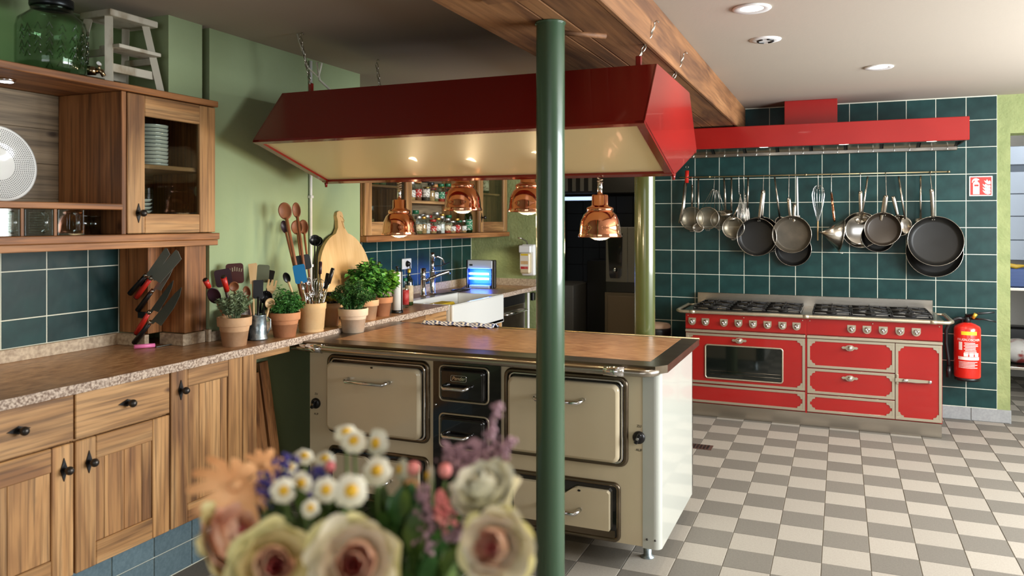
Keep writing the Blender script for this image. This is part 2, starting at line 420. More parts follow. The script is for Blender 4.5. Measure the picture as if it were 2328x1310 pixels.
# --- back wall, tiled, with a plastered end and a doorway at its right
wb = MB(); DX0, DX1, DZ = 1.165, 2.1, 2.165
wb.box(-1.62, DX0, YB, YB + .2, 0, ZC); wb.box(DX0, DX1, YB, YB + .2, DZ, ZC); wb.box(DX1, XR + .2, YB, YB + .2, 0, ZC)
wb.box(-2.45, -1.62, YB, YB + .2, 2.15, ZC)
wall_back = struct('wall_back', wb, PLASTER2)
struct('trim_1', MB().box(-1.62, 1.079, YB - .0066, YB + .001, .08, ZC), GROUT)       # pale joint bed behind the tiles
_tm = {}
def wtile(parent, ax, a0, a1, z0, z1, face, m=TILE, name='tile', th=.008):
    """one wall tile; ax 'y': a runs along x, facing -y at 'face'; ax 'x': a runs along y, facing +x"""
    sx, sz = round((a1 - a0) / 2 - .0024, 4), round((z1 - z0) / 2 - .0024, 4)
    if sx < .004 or sz < .004: return
    k = (sx, sz, m.name, th)
    if k not in _tm: _tm[k] = tile_mesh(name, sx, sz, th, .0013, m)
    o = bpy.data.objects.new(name, _tm[k]); COL.objects.link(o); o.parent = parent
    if ax == 'y': o.location = ((a0 + a1) / 2, face + th, (z0 + z1) / 2); o.rotation_euler = (R(90), 0, 0)
    else: o.location = (face - th, (a0 + a1) / 2, (z0 + z1) / 2); o.rotation_euler = (R(90), 0, R(90))
    return o
zl = [1.867 + PIT * k for k in range(3)]; zl = [.10] + [1.867 - PIT * k for k in range(8, 0, -1)] + [z for z in zl if z < 2.42] + [2.45]
xl = [-1.618] + [-1.358 + PIT * k for k in range(-1, 12)] + [1.079]
for a, b in zip(xl[:-1], xl[1:]):
    for z0, z1 in zip(zl[:-1], zl[1:]): wtile(wall_back, 'y', a, b, z0, z1, YB - .008)
# --- skirting at the foot of the back wall
bb = struct('baseboard_back', MB().box(.65, DX0 + .004, YB - .012, YB + .2, 0, .098), BASE)
for a, b in ((.652, .905), (.907, 1.163)): wtile(bb, 'y', a, b, .002, .1, YB - .018, BASE, 'skirting_tile', .006)
# --- left wall, tiled in two bays on both sides of a plastered chimney breast
wall_left = struct('wall_left', MB().box(XL - .2, XL, YF, YB, 0, ZC), PLASTER)
yl = [2.156 + PIT * k for k in range(-8, 22)]
zs = [.975] + [1.297 + PIT * k for k in (-1, 0)] + [1.379]
yl1 = [y for y in yl if y < 2.72] + [2.728]
for a, b in zip(yl1[:-1], yl1[1:]):
    for z0, z1 in zip(zs[:-1], zs[1:]): wtile(wall_left, 'x', a, b, z0, z1, XL + .008)
yl2 = [4.252] + [y for y in yl if 4.3 < y < 6.6] + [6.612]
zs2 = [.975, 1.079, 1.282, 1.40]
for a, b in zip(yl2[:-1], yl2[1:]):
    for z0, z1 in zip(zs2[:-1], zs2[1:]): wtile(wall_left, 'x', a, b, z0, z1, XL + .008)
struct('trim_2', MB().box(XL, XL + .0066, .5, 2.73, .95, 1.384).box(XL, XL + .0066, 4.25, YA, .95, 1.41), GROUT)
struct('wall_chimney_breast', MB().box(XL, -2.85, 2.95, 4.25, 0, ZC), PLASTER)
struct('wall_duct_casing', MB().box(XL, -2.842, 2.69, 2.895, 2.092, ZC), PLASTER)
# --- green wall that closes the sink bay, next to the dark pantry doorway
struct('wall_alcove', MB().box(XL - .2, -2.45, YA, YA + .39, 0, ZC), PLASTER2)
# --- right and rear walls, with the windows that give the daylight
wr = MB()
wr.box(XR, XR + .2, YF, 2.1, 0, ZC); wr.box(XR, XR + .2, 5.7, YB + .2, 0, ZC); wr.box(XR, XR + .2, 2.1, 5.7, 0, .95); wr.box(XR, XR + .2, 2.1, 5.7, 2.28, ZC)
struct('wall_right', wr, WHITEWALL)
wf = MB()
wf.box(XL - .2, -.9, YF - .2, YF, 0, ZC); wf.box(2.1, XR + .2, YF - .2, YF, 0, ZC); wf.box(-.9, 2.1, YF - .2, YF, 0, .95); wf.box(-.9, 2.1, YF - .2, YF, 2.28, ZC)
struct('wall_front', wf, WHITEWALL)
# --- pantry beyond the right doorway, dark scullery beyond the left one
pw = MB(); pw.box(.9, 3.2, 8.9, 9.0, 0, ZC); pw.box(.85, .95, YB + .2, 9, 0, ZC); pw.box(3.1, 3.2, YB + .2, 9, 0, ZC)
struct('wall_pantry', pw, WHITEWALL)
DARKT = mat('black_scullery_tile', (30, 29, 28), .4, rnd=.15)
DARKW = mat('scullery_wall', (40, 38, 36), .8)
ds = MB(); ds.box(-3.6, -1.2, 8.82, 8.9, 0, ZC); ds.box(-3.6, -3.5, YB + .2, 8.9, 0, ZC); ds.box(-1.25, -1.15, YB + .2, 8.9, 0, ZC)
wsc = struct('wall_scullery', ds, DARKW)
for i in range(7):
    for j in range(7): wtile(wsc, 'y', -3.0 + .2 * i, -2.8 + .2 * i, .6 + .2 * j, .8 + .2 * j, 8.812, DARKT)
# --- timber casing of the ceiling beam and the two iron posts under it
beam = thing('ceiling_beam', 'wide rustic timber ceiling beam cased in old planks', 'beam', (-1.0, 2.2, 2.25))
for a, b in ((-1.268, -1.012), (-1.008, -.932), (-.928, -.762)):
    MB().box(a, b, YF, YB - .01, 2.25, 2.275, .003).obj('plank', BEAMW, beam)
MB().box(-.76, -.738, YF, YB - .01, 2.248, ZC, .004).obj('side_board', BEAMW, beam)
MB().box(-1.272, -1.27 + .02, YF, YB - .01, 2.276, ZC, .003).obj('side_board', BEAMW, beam)
pg = YP(1345, 101, 2.98); MB().cyl((-1.02, 2.86, 2.243), (-.86, 3.0, 2.243), .011, 8).obj('peg', BEAMW, beam)
MB().box(-1.1, -.95, 2.34, 2.40, 2.238, 2.25, .003).obj('wedge', BEAMW, beam)
def post(x, y, r, m, label):
    t = thing('support_post', label, 'post', (x, y, 0))
    MB().lathe([(r, 0), (r, 2.244)], (x, y, 0), 40).obj('shaft', m, t)
    MB().lathe([(0, 2.243), (r + .004, 2.243), (r + .004, 2.2495), (0, 2.2495)], (x, y, 0), 32).obj('head_plate', m, t)
    MB().lathe([(r + .001, 0), (r + .045, 0), (r + .045, .012), (r + .001, .012)], (x, y, 0), 32).obj('foot_plate', m, t)
post(-1.0, 2.745, .0535, DARKC, 'dark green round iron post in front of the white stove')
post(-1.0, 4.27, .0565, POLEB, 'yellowish green round post behind the stove beside the dark doorway')
# --- ceiling fittings
def downlight(x, y, label, on=True):
    t = thing('ceiling_light', label, 'light', (x, y, ZC), group='recessed ceiling lights')
    MB().lathe([(.05, ZC), (.082, ZC), (.084, ZC - .004), (.078, ZC - .009), (.05, ZC - .004)], (x, y, 0), 32).obj('trim_ring', WHITEP, t)
    MB().lathe([(0, ZC - .003), (.052, ZC - .003), (.052, ZC), (0, ZC)], (x, y, 0), 24).obj('diffuser', GLOW, t)
    spot('ceiling_spot', (x, y, ZC - .03), 34, (1, .9, .76), 150, .8, .05)
downlight(-.364, 3.607, 'round recessed ceiling light beside the timber beam, nearest the camera')
downlight(.215, 5.283, 'round recessed ceiling light above the checkered floor in front of the red range')
for x, y, w_ in ((1.5, 1.8, 'right of the camera'), (1.5, 4.6, 'near the right window'), (.6, .6, 'above the camera')):
    downlight(x, y, 'round recessed ceiling light outside the view, ' + w_)
v = thing('ceiling_speaker', 'round slotted ceiling speaker between the two recessed lights', 'speaker', (-.362, 4.262, ZC))
MB().lathe([(0, ZC - .006), (.05, ZC - .007), (.078, ZC - .004), (.08, ZC)], (-.362, 4.262, 0), 32).obj('cover', WHITEP, v)
for k in range(4):
    a = R(45 + 90 * k); MB().tube([(-.362 + .04 * math.cos(a + t), 4.262 + .04 * math.sin(a + t), ZC - .0075) for t in (-.5, -.25, 0, .25, .5)], .006, 6).obj('slot', BLKP, v)
# --- floor drain
c = ZP(1588, 1016, 0)
dr = thing('floor_drain', 'small rusty floor drain grate beside the white stove', 'drain', (c.x, c.y, 0))
MB().box(c.x - .09, c.x + .09, c.y - .055, c.y + .055, .0005, .003).obj('frame', mat('rust', (74, 46, 36), .7), dr)
for k in range(7): MB().box(c.x - .075 + k * .022, c.x - .062 + k * .022, c.y - .045, c.y + .045, .003, .006, .001).obj('bar', IRON, dr)
# ================================================================== base cabinets under the left worktop
DF = -2.555                                  # front plane of doors and drawers
def knob(parent, y, z, vert=True, x=DF):
    k = .038 if vert else .022; q = .022 if vert else .042
    poly = [(y - (.014 if vert else .042), z), (y, z - (.042 if vert else .014)), (y + (.014 if vert else .042), z), (y, z + (.042 if vert else .014))]
    child(MB().prism(poly, 'x', x, x + .004), 'knob_plate', IRON, parent)
    child(MB().cyl((x + .003, y, z), (x + .02, y, z), .006, 10).sphere((x + .031, y, z), .0155, 16, 10), 'knob', KNOBM, parent)
def frame_door(root, y0, y1, z0, z1, xf, side, cols, st=.085, rl=.085, ky=None, kz=None, kv=True, th=.022):
    d = MB().box(xf - th, xf - .012, y0 + st - .01, y1 - st + .01, z0 + rl - .01, z1 - rl + .01).obj('door', OAK['z'], root)
    for a, b in ((y0, y0 + st), (y1 - st, y1)): child(MB().box(xf - th, xf, a, b, z0, z1, .003), 'stile', OAK['z'], d)
    for a, b in ((z0, z0 + rl), (z1 - rl, z1)): child(MB().box(xf - th, xf - .0005, y0 + st + .0006, y1 - st - .0006, a, b, .003), 'rail', OAK['y'], d)
    w = (y1 - y0 - 2 * st) ; acc = y0 + st
    for c in cols:
        child(MB().box(xf - .013, xf - .008, acc + .0008, acc + w * c - .0008, z0 + rl, z1 - rl, .0015), 'panel_board', OAK['z'], d); acc += w * c
    knob(d, ky, kz, kv, xf); return d
def carcass(root, y0, y1, z0=.225, z1=.884):
    MB().box(-3.15, DF - .024, y0 + .001, y1 - .001, z0, z1).obj('body', OAK['z'], root)
# cabinet at the frame's left edge, then the one beside it: a drawer over a door each
for lab, y0, y1, kside in (('weathered oak base cabinet with drawer and door, cut by the left picture edge', 1.43, 1.989, 1),
                           ('weathered oak base cabinet with drawer and door below the knives', 1.993, 2.427, -1)):
    t = thing('base_cabinet', lab, 'cabinet', (-2.85, (y0 + y1) / 2, .225), group='oak base cabinets under the left worktop')
    carcass(t, y0, y1)
    dw = MB().box(DF - .022, DF, y0 + .002, y1 - .002, .715, .882, .003).obj('drawer', OAK['y'], t)
    knob(dw, 1.781 if kside > 0 else 2.216, .803, False)
    frame_door(t, y0 + .002, y1 - .002, .228, .708, DF, kside, (.3, .3, .4) if kside > 0 else (.16, .34, .32, .18), ky=y1 - .042 if kside > 0 else y0 + .055, kz=.621)
t = thing('base_cabinet', 'tall-doored weathered oak base cabinet beside the open bay with a leaning plank', 'cabinet', (-2.85, 2.68, .225), group='oak base cabinets under the left worktop')
carcass(t, 2.431, 2.947)
frame_door(t, 2.433, 2.852, .228, .882, DF, 0, (.3, .52, .18), st=.09, rl=.078, ky=2.483, kz=.799)
MB().box(DF - .022, DF, 2.856, 2.947, .225, .884, .003).obj('end_stile', OAK['z'], t)
struct('trim_3', MB().box(-2.62, -2.577, 2.95, 3.215, .846, .8835, .002), OAK['y'])
# plinth of small blue-grey tiles
pl = struct('baseboard_left', MB().box(-3.1, -2.622, 1.2, 2.945, 0, .222), GROUT)
yy = [2.199 + .2035 * k for k in range(-5, 4)] + [2.944]
for a, b in zip(yy[:-1], yy[1:]):
    for z0, z1 in ((.004, .115), (.115, .222)): wtile(pl, 'x', a, b, z0, z1, -2.616, PTILE, 'plinth_tile', .006)
# planks left leaning in the open bay
for (lab, y, x, lean, w, h) in (('dark wide plank leaning in the open bay under the worktop', 3.20, -2.735, .105, .085, .72), ('reddish plank with a knot leaning in the open bay under the worktop', 3.30, -2.725, .12, .065, .77)):
    T = Matrix.Translation((x, y, 0)) @ Matrix.Rotation(R(3.2), 4, 'X') @ Matrix.Rotation(-lean, 4, 'Y')
    tag(MB().box(-.011, .011, 0, w, .0, h, .002, T=T).obj('wood_plank', PINE['z']), lab, 'plank', 'leaning planks')
# ================================================================== granite worktop with the sink cut out
ZT = .92; XF = -2.535
wt = thing('worktop', 'long brown granite worktop with rough broken front edge along left wall', 'worktop', (-2.87, 3, .885))
def edge(y0, y1, n, amp=.005):
    return [(XF + random.uniform(-amp, amp * .4), y0 + (y1 - y0) * k / n) for k in range(n + 1)]
SY0, SY1 = 4.87, 5.765; SXB = -2.99
poly = [(XL + .012, .6)] + edge(.6, SY0, 110) + [(SXB, SY0), (SXB, SY1)] + edge(SY1, YA - .002, 30) + [(XL + .012, YA - .002)]
# keep clear of the chimney breast
poly += [(XL + .012, 4.254), (-2.846, 4.254), (-2.846, 2.946), (XL + .012, 2.946)]
MB().prism(poly, 'z', .8852, ZT, 0, 1).obj('slab', [GRAN, GRANE], wt)
sp = [(XL + .01, .6, XL + .03, 2.706, .975), (XL + .01, 4.27, XL + .03, YA - .002, .985), (XL + .03, YA - .022, -2.46, YA - .002, .985),
      (-3.0, 2.70, -3.18, 2.725, .975), (-3.0, 2.785, -2.865, 2.805, .975), (-2.868, 2.785, -2.85, 2.925, .975), (-2.866, 2.927, -2.832, 2.947, .98), (-2.847, 2.95, -2.832, 4.2, .968)]
for k_, (a, b, c_, d, z) in enumerate(sp): struct('trim_%d' % (k_ + 4), MB().box(a, c_, b, d, ZT + .0003, z, .002), GRANS)
# ================================================================== knife post: two boards that carry the shelf, knives on them
kp = thing('shelf_support_panel', 'upright pine boards carrying the wall shelf behind the knives', 'panel', (-3.1, 2.8, ZT))
MB().box(XL + .01, -3.012, 2.73, 2.945, .976, 1.39, .002).obj('board', PINE['z'], kp)
MB().box(-3.01, -2.866, 2.81, 2.945, .976, 1.39, .002).obj('board', PINE['z'], kp)
for z in (1.05, 1.20): MB().box(-3.07, -3.02, 2.7215, 2.7295, z, z + .03, .001).obj('magnet_strip', BLKP, kp)
BLADE = mat('knife_blade_steel', (158, 160, 150), .3, .55); BLADED = mat('dark_knife_blade', (92, 94, 86), .32, .5)
KY = 2.7165
def knife(p_end, p_bol, p_tip, width, hm, label, style='cook', y=KY, bladem=BLADE, hr=.0125):
    a, b, c = (YP(*q, y) for q in (p_end, p_bol, p_tip))
    t = thing('kitchen_knife', label, 'knife', tuple(a), group='knives on the magnet boards')
    ax = (c - b).normalized(); nz = Vector((0, 1, 0)).cross(ax)        # edge side (down-right)
    nz = nz if nz.z < 0 else -nz
    L = (c - b).length; hdir = (b - a).normalized()
    MB().tube([a, a + (b - a) * .5, b], [hr, hr * .92, hr * .8], 12).obj('handle', hm, t)
    MB().tube([b - hdir * .001, b + ax * .014], [hr * .84, hr * .7], 12).obj('bolster', STEEL, t)
    if hm is REDP: MB().tube([a - hdir * .005, a + hdir * .001], [hr * .9, hr * .95], 12).obj('pommel', BLKP, t)
    if style == 'bread': prof = [(0, 0), (L, 0), (L, -.4 * width), (L * .9, -width), (0, -width)]
    elif style == 'nakiri': prof = [(0, 0), (L * .97, 0), (L, -.25 * width), (L * .96, -width), (.02, -width), (.01, -.5 * width), (0, -.4 * width)]
    else: prof = [(0, 0), (L * .8, .0), (L, -.12 * width), (L * .86, -.5 * width), (L * .6, -.82 * width), (.035, -width), (.02, -.35 * width), (0, -.3 * width)]
    V = [b + ax * (p[0] + .012) - nz * p[1] for p in prof]
    n = len(V)
    m = MB().add([v + Vector((0, .0012, 0)) for v in V] + [v - Vector((0, .0012, 0)) for v in V],
                 [list(range(n)), list(range(n, 2 * n))[::-1]] + [[i, (i + 1) % n, n + (i + 1) % n, n + i] for i in range(n)])
    m.obj('blade', bladem, t)
knife((295, 668), (330, 628), (374, 566), .042, BLKP, 'black-handled knife with broad grey blade, topmost on the boards', 'nakiri', y=KY - .016, bladem=BLADE)
knife((310, 676), (342, 634), (398, 570), .054, REDP, 'red-handled cleaver-like knife in the upper knife group', 'nakiri', y=KY - .03, bladem=BLADE)
knife((313, 706), (344, 664), (394, 595), .038, BLKP, 'black-handled pointed knife between the two red-handled ones', 'cook', bladem=BLADE)
knife((310, 758), (338, 712), (390, 640), .04, REDP, 'red-handled long knife in the lower knife group', 'cook', y=KY - .016, bladem=BLADED)
knife((305, 780), (340, 735), (408, 655), .055, BLKP, 'black-handled chef knife with wide dark blade, lowest on the boards', 'cook', y=KY - .03, bladem=BLADED)
a, b, c = ZP(305, 789, ZT + .011), ZP(352, 785, ZT + .011), ZP(425, 777, ZT + .004)
t = thing('kitchen_knife', 'pink-handled knife lying on the granite worktop', 'knife', (a.x, a.y, ZT))
PINK = mat('pink_plastic', (232, 120, 170), .4)
MB().tube([a, b], [.0105, .009], 12).obj('handle', PINK, t)
d = (c - b).normalized(); n_ = Vector((-d.y, d.x, 0))
MB().add([b + n_ * .012 - Vector((0, 0, .009)), b - n_ * .012 - Vector((0, 0, .009)), c - d * .03 - n_ * .014, c - Vector((0, 0, .003)),
          b + n_ * .012 - Vector((0, 0, .006)), b - n_ * .012 - Vector((0, 0, .006)), c - d * .03 - n_ * .014 + Vector((0, 0, .002)), c - Vector((0, 0, .001))],
         [(0, 1, 2, 3), (4, 5, 6, 7), (0, 1, 5, 4), (1, 2, 6, 5), (2, 3, 7, 6), (3, 0, 4, 7)]).obj('blade', BLADED, t)
# ================================================================== wall shelf with glazed cabinet
UX = -2.80; UY0, UY1 = 1.2, 2.945
wu = thing('wall_shelf', 'pine wall shelf with a glazed door cabinet at its right end', 'shelf', (-3.0, 2.2, 1.39))
MB().box(XL + .002, -2.79, UY0, UY1 + .003, 2.062, 2.091, .003).obj('top_board', PINE['y'], wu)
MB().box(XL + .002, -2.782, UY0, UY1 + .004, 1.4205, 1.4515, .003).obj('bottom_board', PINE['y'], wu)
MB().box(-2.86, -2.79, UY0, UY1, 1.392, 1.4195, .002).obj('front_lip', PINE['y'], wu)
MB().box(XL + .016, -2.795, UY0, 2.405, 1.556, 1.581, .003).obj('middle_shelf', PINE['y'], wu)
MB().box(XL + .016, -2.806, 2.407, 2.429, 1.452, 2.061, .002).obj('divider', PINE['z'], wu)
MB().box(XL + .016, -2.826, 2.923, 2.944, 1.452, 2.061, .002).obj('end_panel', PINE['z'], wu)
bk = [1.453 + (2.061 - 1.453) * k / 4 for k in range(5)]
for z0, z1 in zip(bk[:-1], bk[1:]): MB().box(XL + .003, XL + .015, UY0, UY1, z0, z1 - .001, .001).obj('back_board', GREYW, wu)
MB().box(XL + .016, -2.835, 2.431, 2.922, 1.742, 1.762, .002).obj('cabinet_shelf', OAK['y'], wu)
for y in (1.967, 2.10): MB().box(XL + .016, -2.80, y - .006, y + .006, 1.452, 1.5555, .001).obj('pigeonhole_divider', PINE['z'], wu)
# glazed door
y0, y1, z0, z1 = 2.432, 2.938, 1.455, 2.058
d = MB().box(UX - .016, UX - .012, 2.515, 2.845, 1.535, 1.975).obj('door', GLASSP, wu); d['label'] = 'clear glass door pane'
for a, b in ((y0, 2.522), (2.839, y1)): child(MB().box(UX - .024, UX, a, b, z0, z1, .003), 'stile', OAK['z'], d)
for a, b in ((z0, 1.541), (1.968, z1)): child(MB().box(UX - .024, UX - .0006, 2.5225, 2.8385, a, b, .003), 'rail', OAK['y'], d)
knob(d, 2.486, 1.543, True, UX)
# small led spot under the top board
t = thing('led_spot', 'small round LED spotlight under the top shelf board', 'light', (-2.99, 2.04, 2.05))
q = XP(14, 171, -2.99); q.z = 2.05
MB().lathe([(.0, 2.05), (.032, 2.05), (.034, 2.061), (0, 2.061)], (q.x, q.y, 0), 20).obj('ring', CHROME, t)
MB().lathe([(0, 2.0485), (.024, 2.0485), (.024, 2.0499), (0, 2.0499)], (q.x, q.y, 0), 20).obj('diffuser', LED, t)
spot('shelf_spot', (q.x, q.y, 2.04), 1.4, (1, .95, .86), 120, .7, .03)
for yy_ in (1.75, 2.25, 2.84):
    t = thing('under_shelf_light', 'small round light under the wall shelf, %s' % ('outside the view' if yy_ < 1.8 else 'above the tiles' if yy_ < 2.5 else 'beside the knife boards'), 'light', (-2.93, yy_, 1.42), group='lights under the wall shelf')
    MB().lathe([(0, 1.414), (.026, 1.414), (.028, 1.4203), (0, 1.4203)], (-2.93, yy_, 0), 18).obj('ring', CHROME, t)
    MB().lathe([(0, 1.4125), (.02, 1.4125), (.02, 1.4139), (0, 1.4139)], (-2.93, yy_, 0), 18).obj('diffuser', GLOW, t)
    spot('under_shelf_spot', (-2.93, yy_, 1.405), 3.2, (1, .88, .62), 130, .8, .025)
# ---- things in and on the shelf
ORDN = ('first', 'second', 'third', 'fourth', 'fifth', 'sixth', 'seventh', 'eighth', 'ninth', 'tenth', 'eleventh')
DINK = mat('plate_rim_line', (40, 52, 70), .3)
z = 1.7625
for k in range(11):                                     # bowls with a thin dark rim line, stacked
    t = thing('bowl', 'white bowl with thin dark rim, %s from bottom of the upper cabinet stack' % ORDN[k], 'bowl', (-2.98, 2.713, z), group='stacked bowls on the upper cabinet shelf')
    r = .078
    MB().lathe([(0, z + .002), (.05, z), (r - .006, z + .001), (r - .001, z + .006), (r, z + .015), (r, z + .017), (r - .004, z + .0165), (.058, z + .007), (0, z + .005)], (-2.98, 2.713, 0), 24).obj('body', CERAM, t)
    MB().lathe([(r, z + .015), (r + .0012, z + .0155), (r + .0008, z + .0172), (r - .001, z + .0174)], (-2.98, 2.713, 0), 24).obj('rim_line', DINK, t)
    z += .0178
z = 1.453
for k in range(9):
    t = thing('bowl', 'white bowl with thin dark rim, %s from bottom of the lower cabinet stack' % ORDN[k], 'bowl', (-3.02, 2.667, z), group='stacked bowls on the cabinet floor')
    MB().lathe([(0, z + .002), (.03, z), (.06, z + .004), (.07, z + .015), (.07, z + .017), (.055, z + .007), (0, z + .005)], (-3.02, 2.667, 0), 24).obj('body', CERAM, t)
    MB().lathe([(.07, z + .015), (.0712, z + .0155), (.0708, z + .0172), (.069, z + .0174)], (-3.02, 2.667, 0), 24).obj('rim_line', DINK, t)
    z += .0178
# perforated white plate standing against the back boards
t = thing('decorative_plate', 'large white plate with perforated rim standing on the open shelf', 'plate', (-3.1, 2.085, 1.582))
T = Matrix.Translation((-3.115, 2.085, 1.738)) @ Matrix.Rotation(R(-9), 4, 'Y') @ Matrix.Rotation(R(90), 4, 'Y')
MB().lathe([(0, -.012), (.045, -.012), (.062, .0), (.15, .012), (.156, .0145), (.15, .0165), (.06, .005), (.043, -.007), (0, -.008)], n=48, T=T).obj('dish', CERAM, t)
hole = MB()
for ri in range(11):
    r = .069 + ri * .0072; n = int(2 * math.pi * r / .0078); zz = .005 + (r - .06) * .0115 / .09 + .0009
    for k in range(n):
        a = 2 * math.pi * (k + .5 * (ri % 2)) / n; cx_, cy_ = r * math.cos(a), r * math.sin(a)
        hole.add([(cx_ + .0023 * math.cos(q), cy_ + .0023 * math.sin(q), zz) for q in [i * math.pi / 3 for i in range(6)]], [[0, 1, 2, 3, 4, 5]], T=T)
tag(hole.obj('perforation', mat('dark_perforation', (60, 58, 54), .8), t, recalc=False), kind='stuff')
# glass storage drawers
for i, (a, b, rib, lab) in enumerate(((1.868, 1.957, 1, 'ribbed glass storage drawer cut by the left picture edge'), (1.977, 2.09, 1, 'ribbed glass storage drawer, second from the left'), (2.111, 2.224, 0, 'smooth glass storage drawer beside the tumblers'))):
    t = thing('glass_drawer', lab, 'drawer', (-2.9, (a + b) / 2, 1.452), group='glass drawers below the middle shelf')
    mb = MB()
    for (x0, x1, y0, y1, z0, z1) in ((-3.0, -2.80, a, a + .004, 1.453, 1.553), (-3.0, -2.80, b - .004, b, 1.453, 1.553), (-2.804, -2.797, a, b, 1.453, 1.554), (-3.0, -2.996, a, b, 1.453, 1.55), (-3.0, -2.80, a, b, 1.4525, 1.457)): mb.box(x0, x1, y0, y1, z0, z1, .001)
    mb.obj('body', GLASS, t)
    if rib:
        rb = MB()
        for k in range(9): rb.box(-2.797, -2.7945, a + .012, b - .012, 1.462 + k * .0095, 1.467 + k * .0095, .001)
        rb.obj('ribs', GLASS, t)
    MB().tube([(-2.796, (a + b) / 2 + .012, 1.467), (-2.778, (a + b) / 2 + .012, 1.475), (-2.778, (a + b) / 2 + .012, 1.532), (-2.796, (a + b) / 2 + .012, 1.541)], .007, 8).obj('handle', GLASS, t)
def tumbler(c, r, h, label, grp):
    t = thing('tumbler', label, 'glass', c, grp)
    MB().lathe([(0, .004), (r * .85, .004), (r * .9, 0), (r, h), (r - .003, h), (r * .86, .008), (0, .008)], c, 20).obj('body', GLASS, t)
    MB().tube(ring((c[0], c[1], c[2] + h), r - .001, 20), .0018, 6, closed=True).obj('rim', GLASS, t)
tumbler((-2.93, 2.315, 1.4525), .034, .078, 'low glass tumbler beside the smooth glass drawer', 'tumblers on the bottom board')
tumbler((-2.95, 2.385, 1.4525), .03, .076, 'low glass tumbler next to the shelf divider', 'tumblers on the bottom board')
# large glass drink dispenser on the top board
c = (-2.95, 2.195, 2.092)
t = thing('drink_dispenser', 'large embossed green-tinted glass drink dispenser with metal tap on top shelf', 'jar', c)
MB().lathe([(0, .003), (.1, .0), (.127, .015), (.13, .05), (.13, .19), (.122, .225), (.085, .256), (.077, .262), (.077, .285), (.074, .285), (.074, .262), (.119, .222), (.127, .19), (.127, .05), (.12, .018), (0, .008)], c, 36).obj('body', glass('dispenser_glass', (222, 236, 222), .05), t)
MB().lathe([(0, .318), (.07, .318), (.08, .312), (.081, .286), (.0775, .278), (.0775, .284)], c, 32).obj('lid', mat('dark_metal_lid', (52, 56, 58), .3, .8), t)
em = MB()
for k in range(14):
    a = R(-90 + k * 18 + random.uniform(-4, 4))
    for j in range(4):
        z_ = c[2] + .075 + j * .034 + random.uniform(-.008, .008); r = .131
        pts = [(c[0] + r * math.cos(a + q), c[1] + r * math.sin(a + q), z_ + w) for q, w in ((-.09, -.012), (0, .014), (.09, -.012))]
        em.tube(pts, .003, 5)
tag(em.obj('embossing', glass('embossed_glass', (214, 232, 216), .12), t), kind='stuff')
q = Vector((c[0] + .1, c[1] + .085, c[2] + .035)); dv = Vector((.76, .65, 0)).normalized()
tp = MB().tube([q, q + dv * .03], [.02, .018], 14).tube([q + dv * .03, q + dv * .05, q + dv * .06 + Vector((0, 0, -.02))], [.012, .011, .009], 10).tube([q + dv * .042, q + dv * .042 + Vector((0, 0, .03))], .005, 8).obj('tap', mat('brass_tap', (150, 130, 100), .2, 1), t)
child(MB().tube([q + dv * .042 + Vector((-.01, .012, .03)), q + dv * .042 + Vector((.012, -.014, .03))], .007, 10), 'tap_lever', WHITEP, tp)
# whitewashed step stool on the top board
c = (-2.945, 2.49, 2.092)
t = thing('step_stool', 'small whitewashed wooden step stool standing on the top shelf', 'stool', c)
S = Matrix.Translation((c[0] - .005, c[1] + .01, c[2]))
MB().box(-.075, .11, -.12, .13, .288, .316, .003, T=S).obj('seat', WHITEW, t)
for sx, sy in ((1, -1), (1, 1), (-1, -1), (-1, 1)):
    x0, x1 = (.115, .065) if sx > 0 else (-.11, -.055)
    MB().tube([(c[0] + x0, c[1] + .01 + sy * .135, c[2]), (c[0] + x1, c[1] + .01 + sy * .095, c[2] + .298)], .021, 4, sm=False).obj('leg', WHITEW, t)
for z_, w_ in ((.07, .12), ): 
    MB().box(.088, .102, -w_, w_, z_ - .018, z_ + .018, .002, T=S).obj('cross_bar', WHITEW, t)
    MB().box(-.09, -.076, -w_, w_, z_ - .018, z_ + .018, .002, T=S).obj('cross_bar', WHITEW, t)
MB().box(.03, .15, -.11, .11, .15, .166, .002, T=S).obj('step', WHITEW, t)
for sy in (-1, 1): MB().box(-.08, .09, sy * .112 - .007, sy * .112 + .007, .12, .15, .002, T=S).obj('side_bar', WHITEW, t)
# ================================================================== pots, herbs and utensils on the worktop
def camdir(p):                      # unit vector pointing away from the camera, on the ground
    d = Vector((p[0], p[1], 0)); return d.normalized()
def at_base(u, v, Z, r):            # centre of a round thing whose base front shows at the pixel
    p = ZP(u, v, Z); return p + camdir(p) * r
def flowerpot(name, label, c, rt, rb, h, m, group, soil=True):
    t = thing(name, label, 'plant' if soil else 'pot', tuple(c), group)
    hr = h * .3; w = .006
    pot = MB().lathe([(0, .0), (rb, .0), (rb + (rt - rb) * .62, h - hr), (rt - .001, h - hr - .001), (rt, h - hr + .002), (rt + .002, h - .003), (rt, h), (rt - w, h), (rt - w - .002, h - hr), (rb, .015), (0, .012)], c, 36).obj('pot', m, t)
    if soil: MB().lathe([(0, h - .012), (rt * .5, h - .01), (rt - w - .001, h - .018)], c, 24).obj('soil', SOIL, t)
    return t
def leafquad(mb, p, d, up, L, W, bend=.25):
    d = d.normalized(); s = d.cross(up)
    if s.length < 1e-4: s = Vector((1, 0, 0))
    s.normalize(); n = s.cross(d)
    q = p + d * L * .5 + n * L * .06; e = p + d * L - n * L * bend
    mb.add([p, q + s * W, e, q - s * W], [[0, 1, 2], [0, 2, 3]])
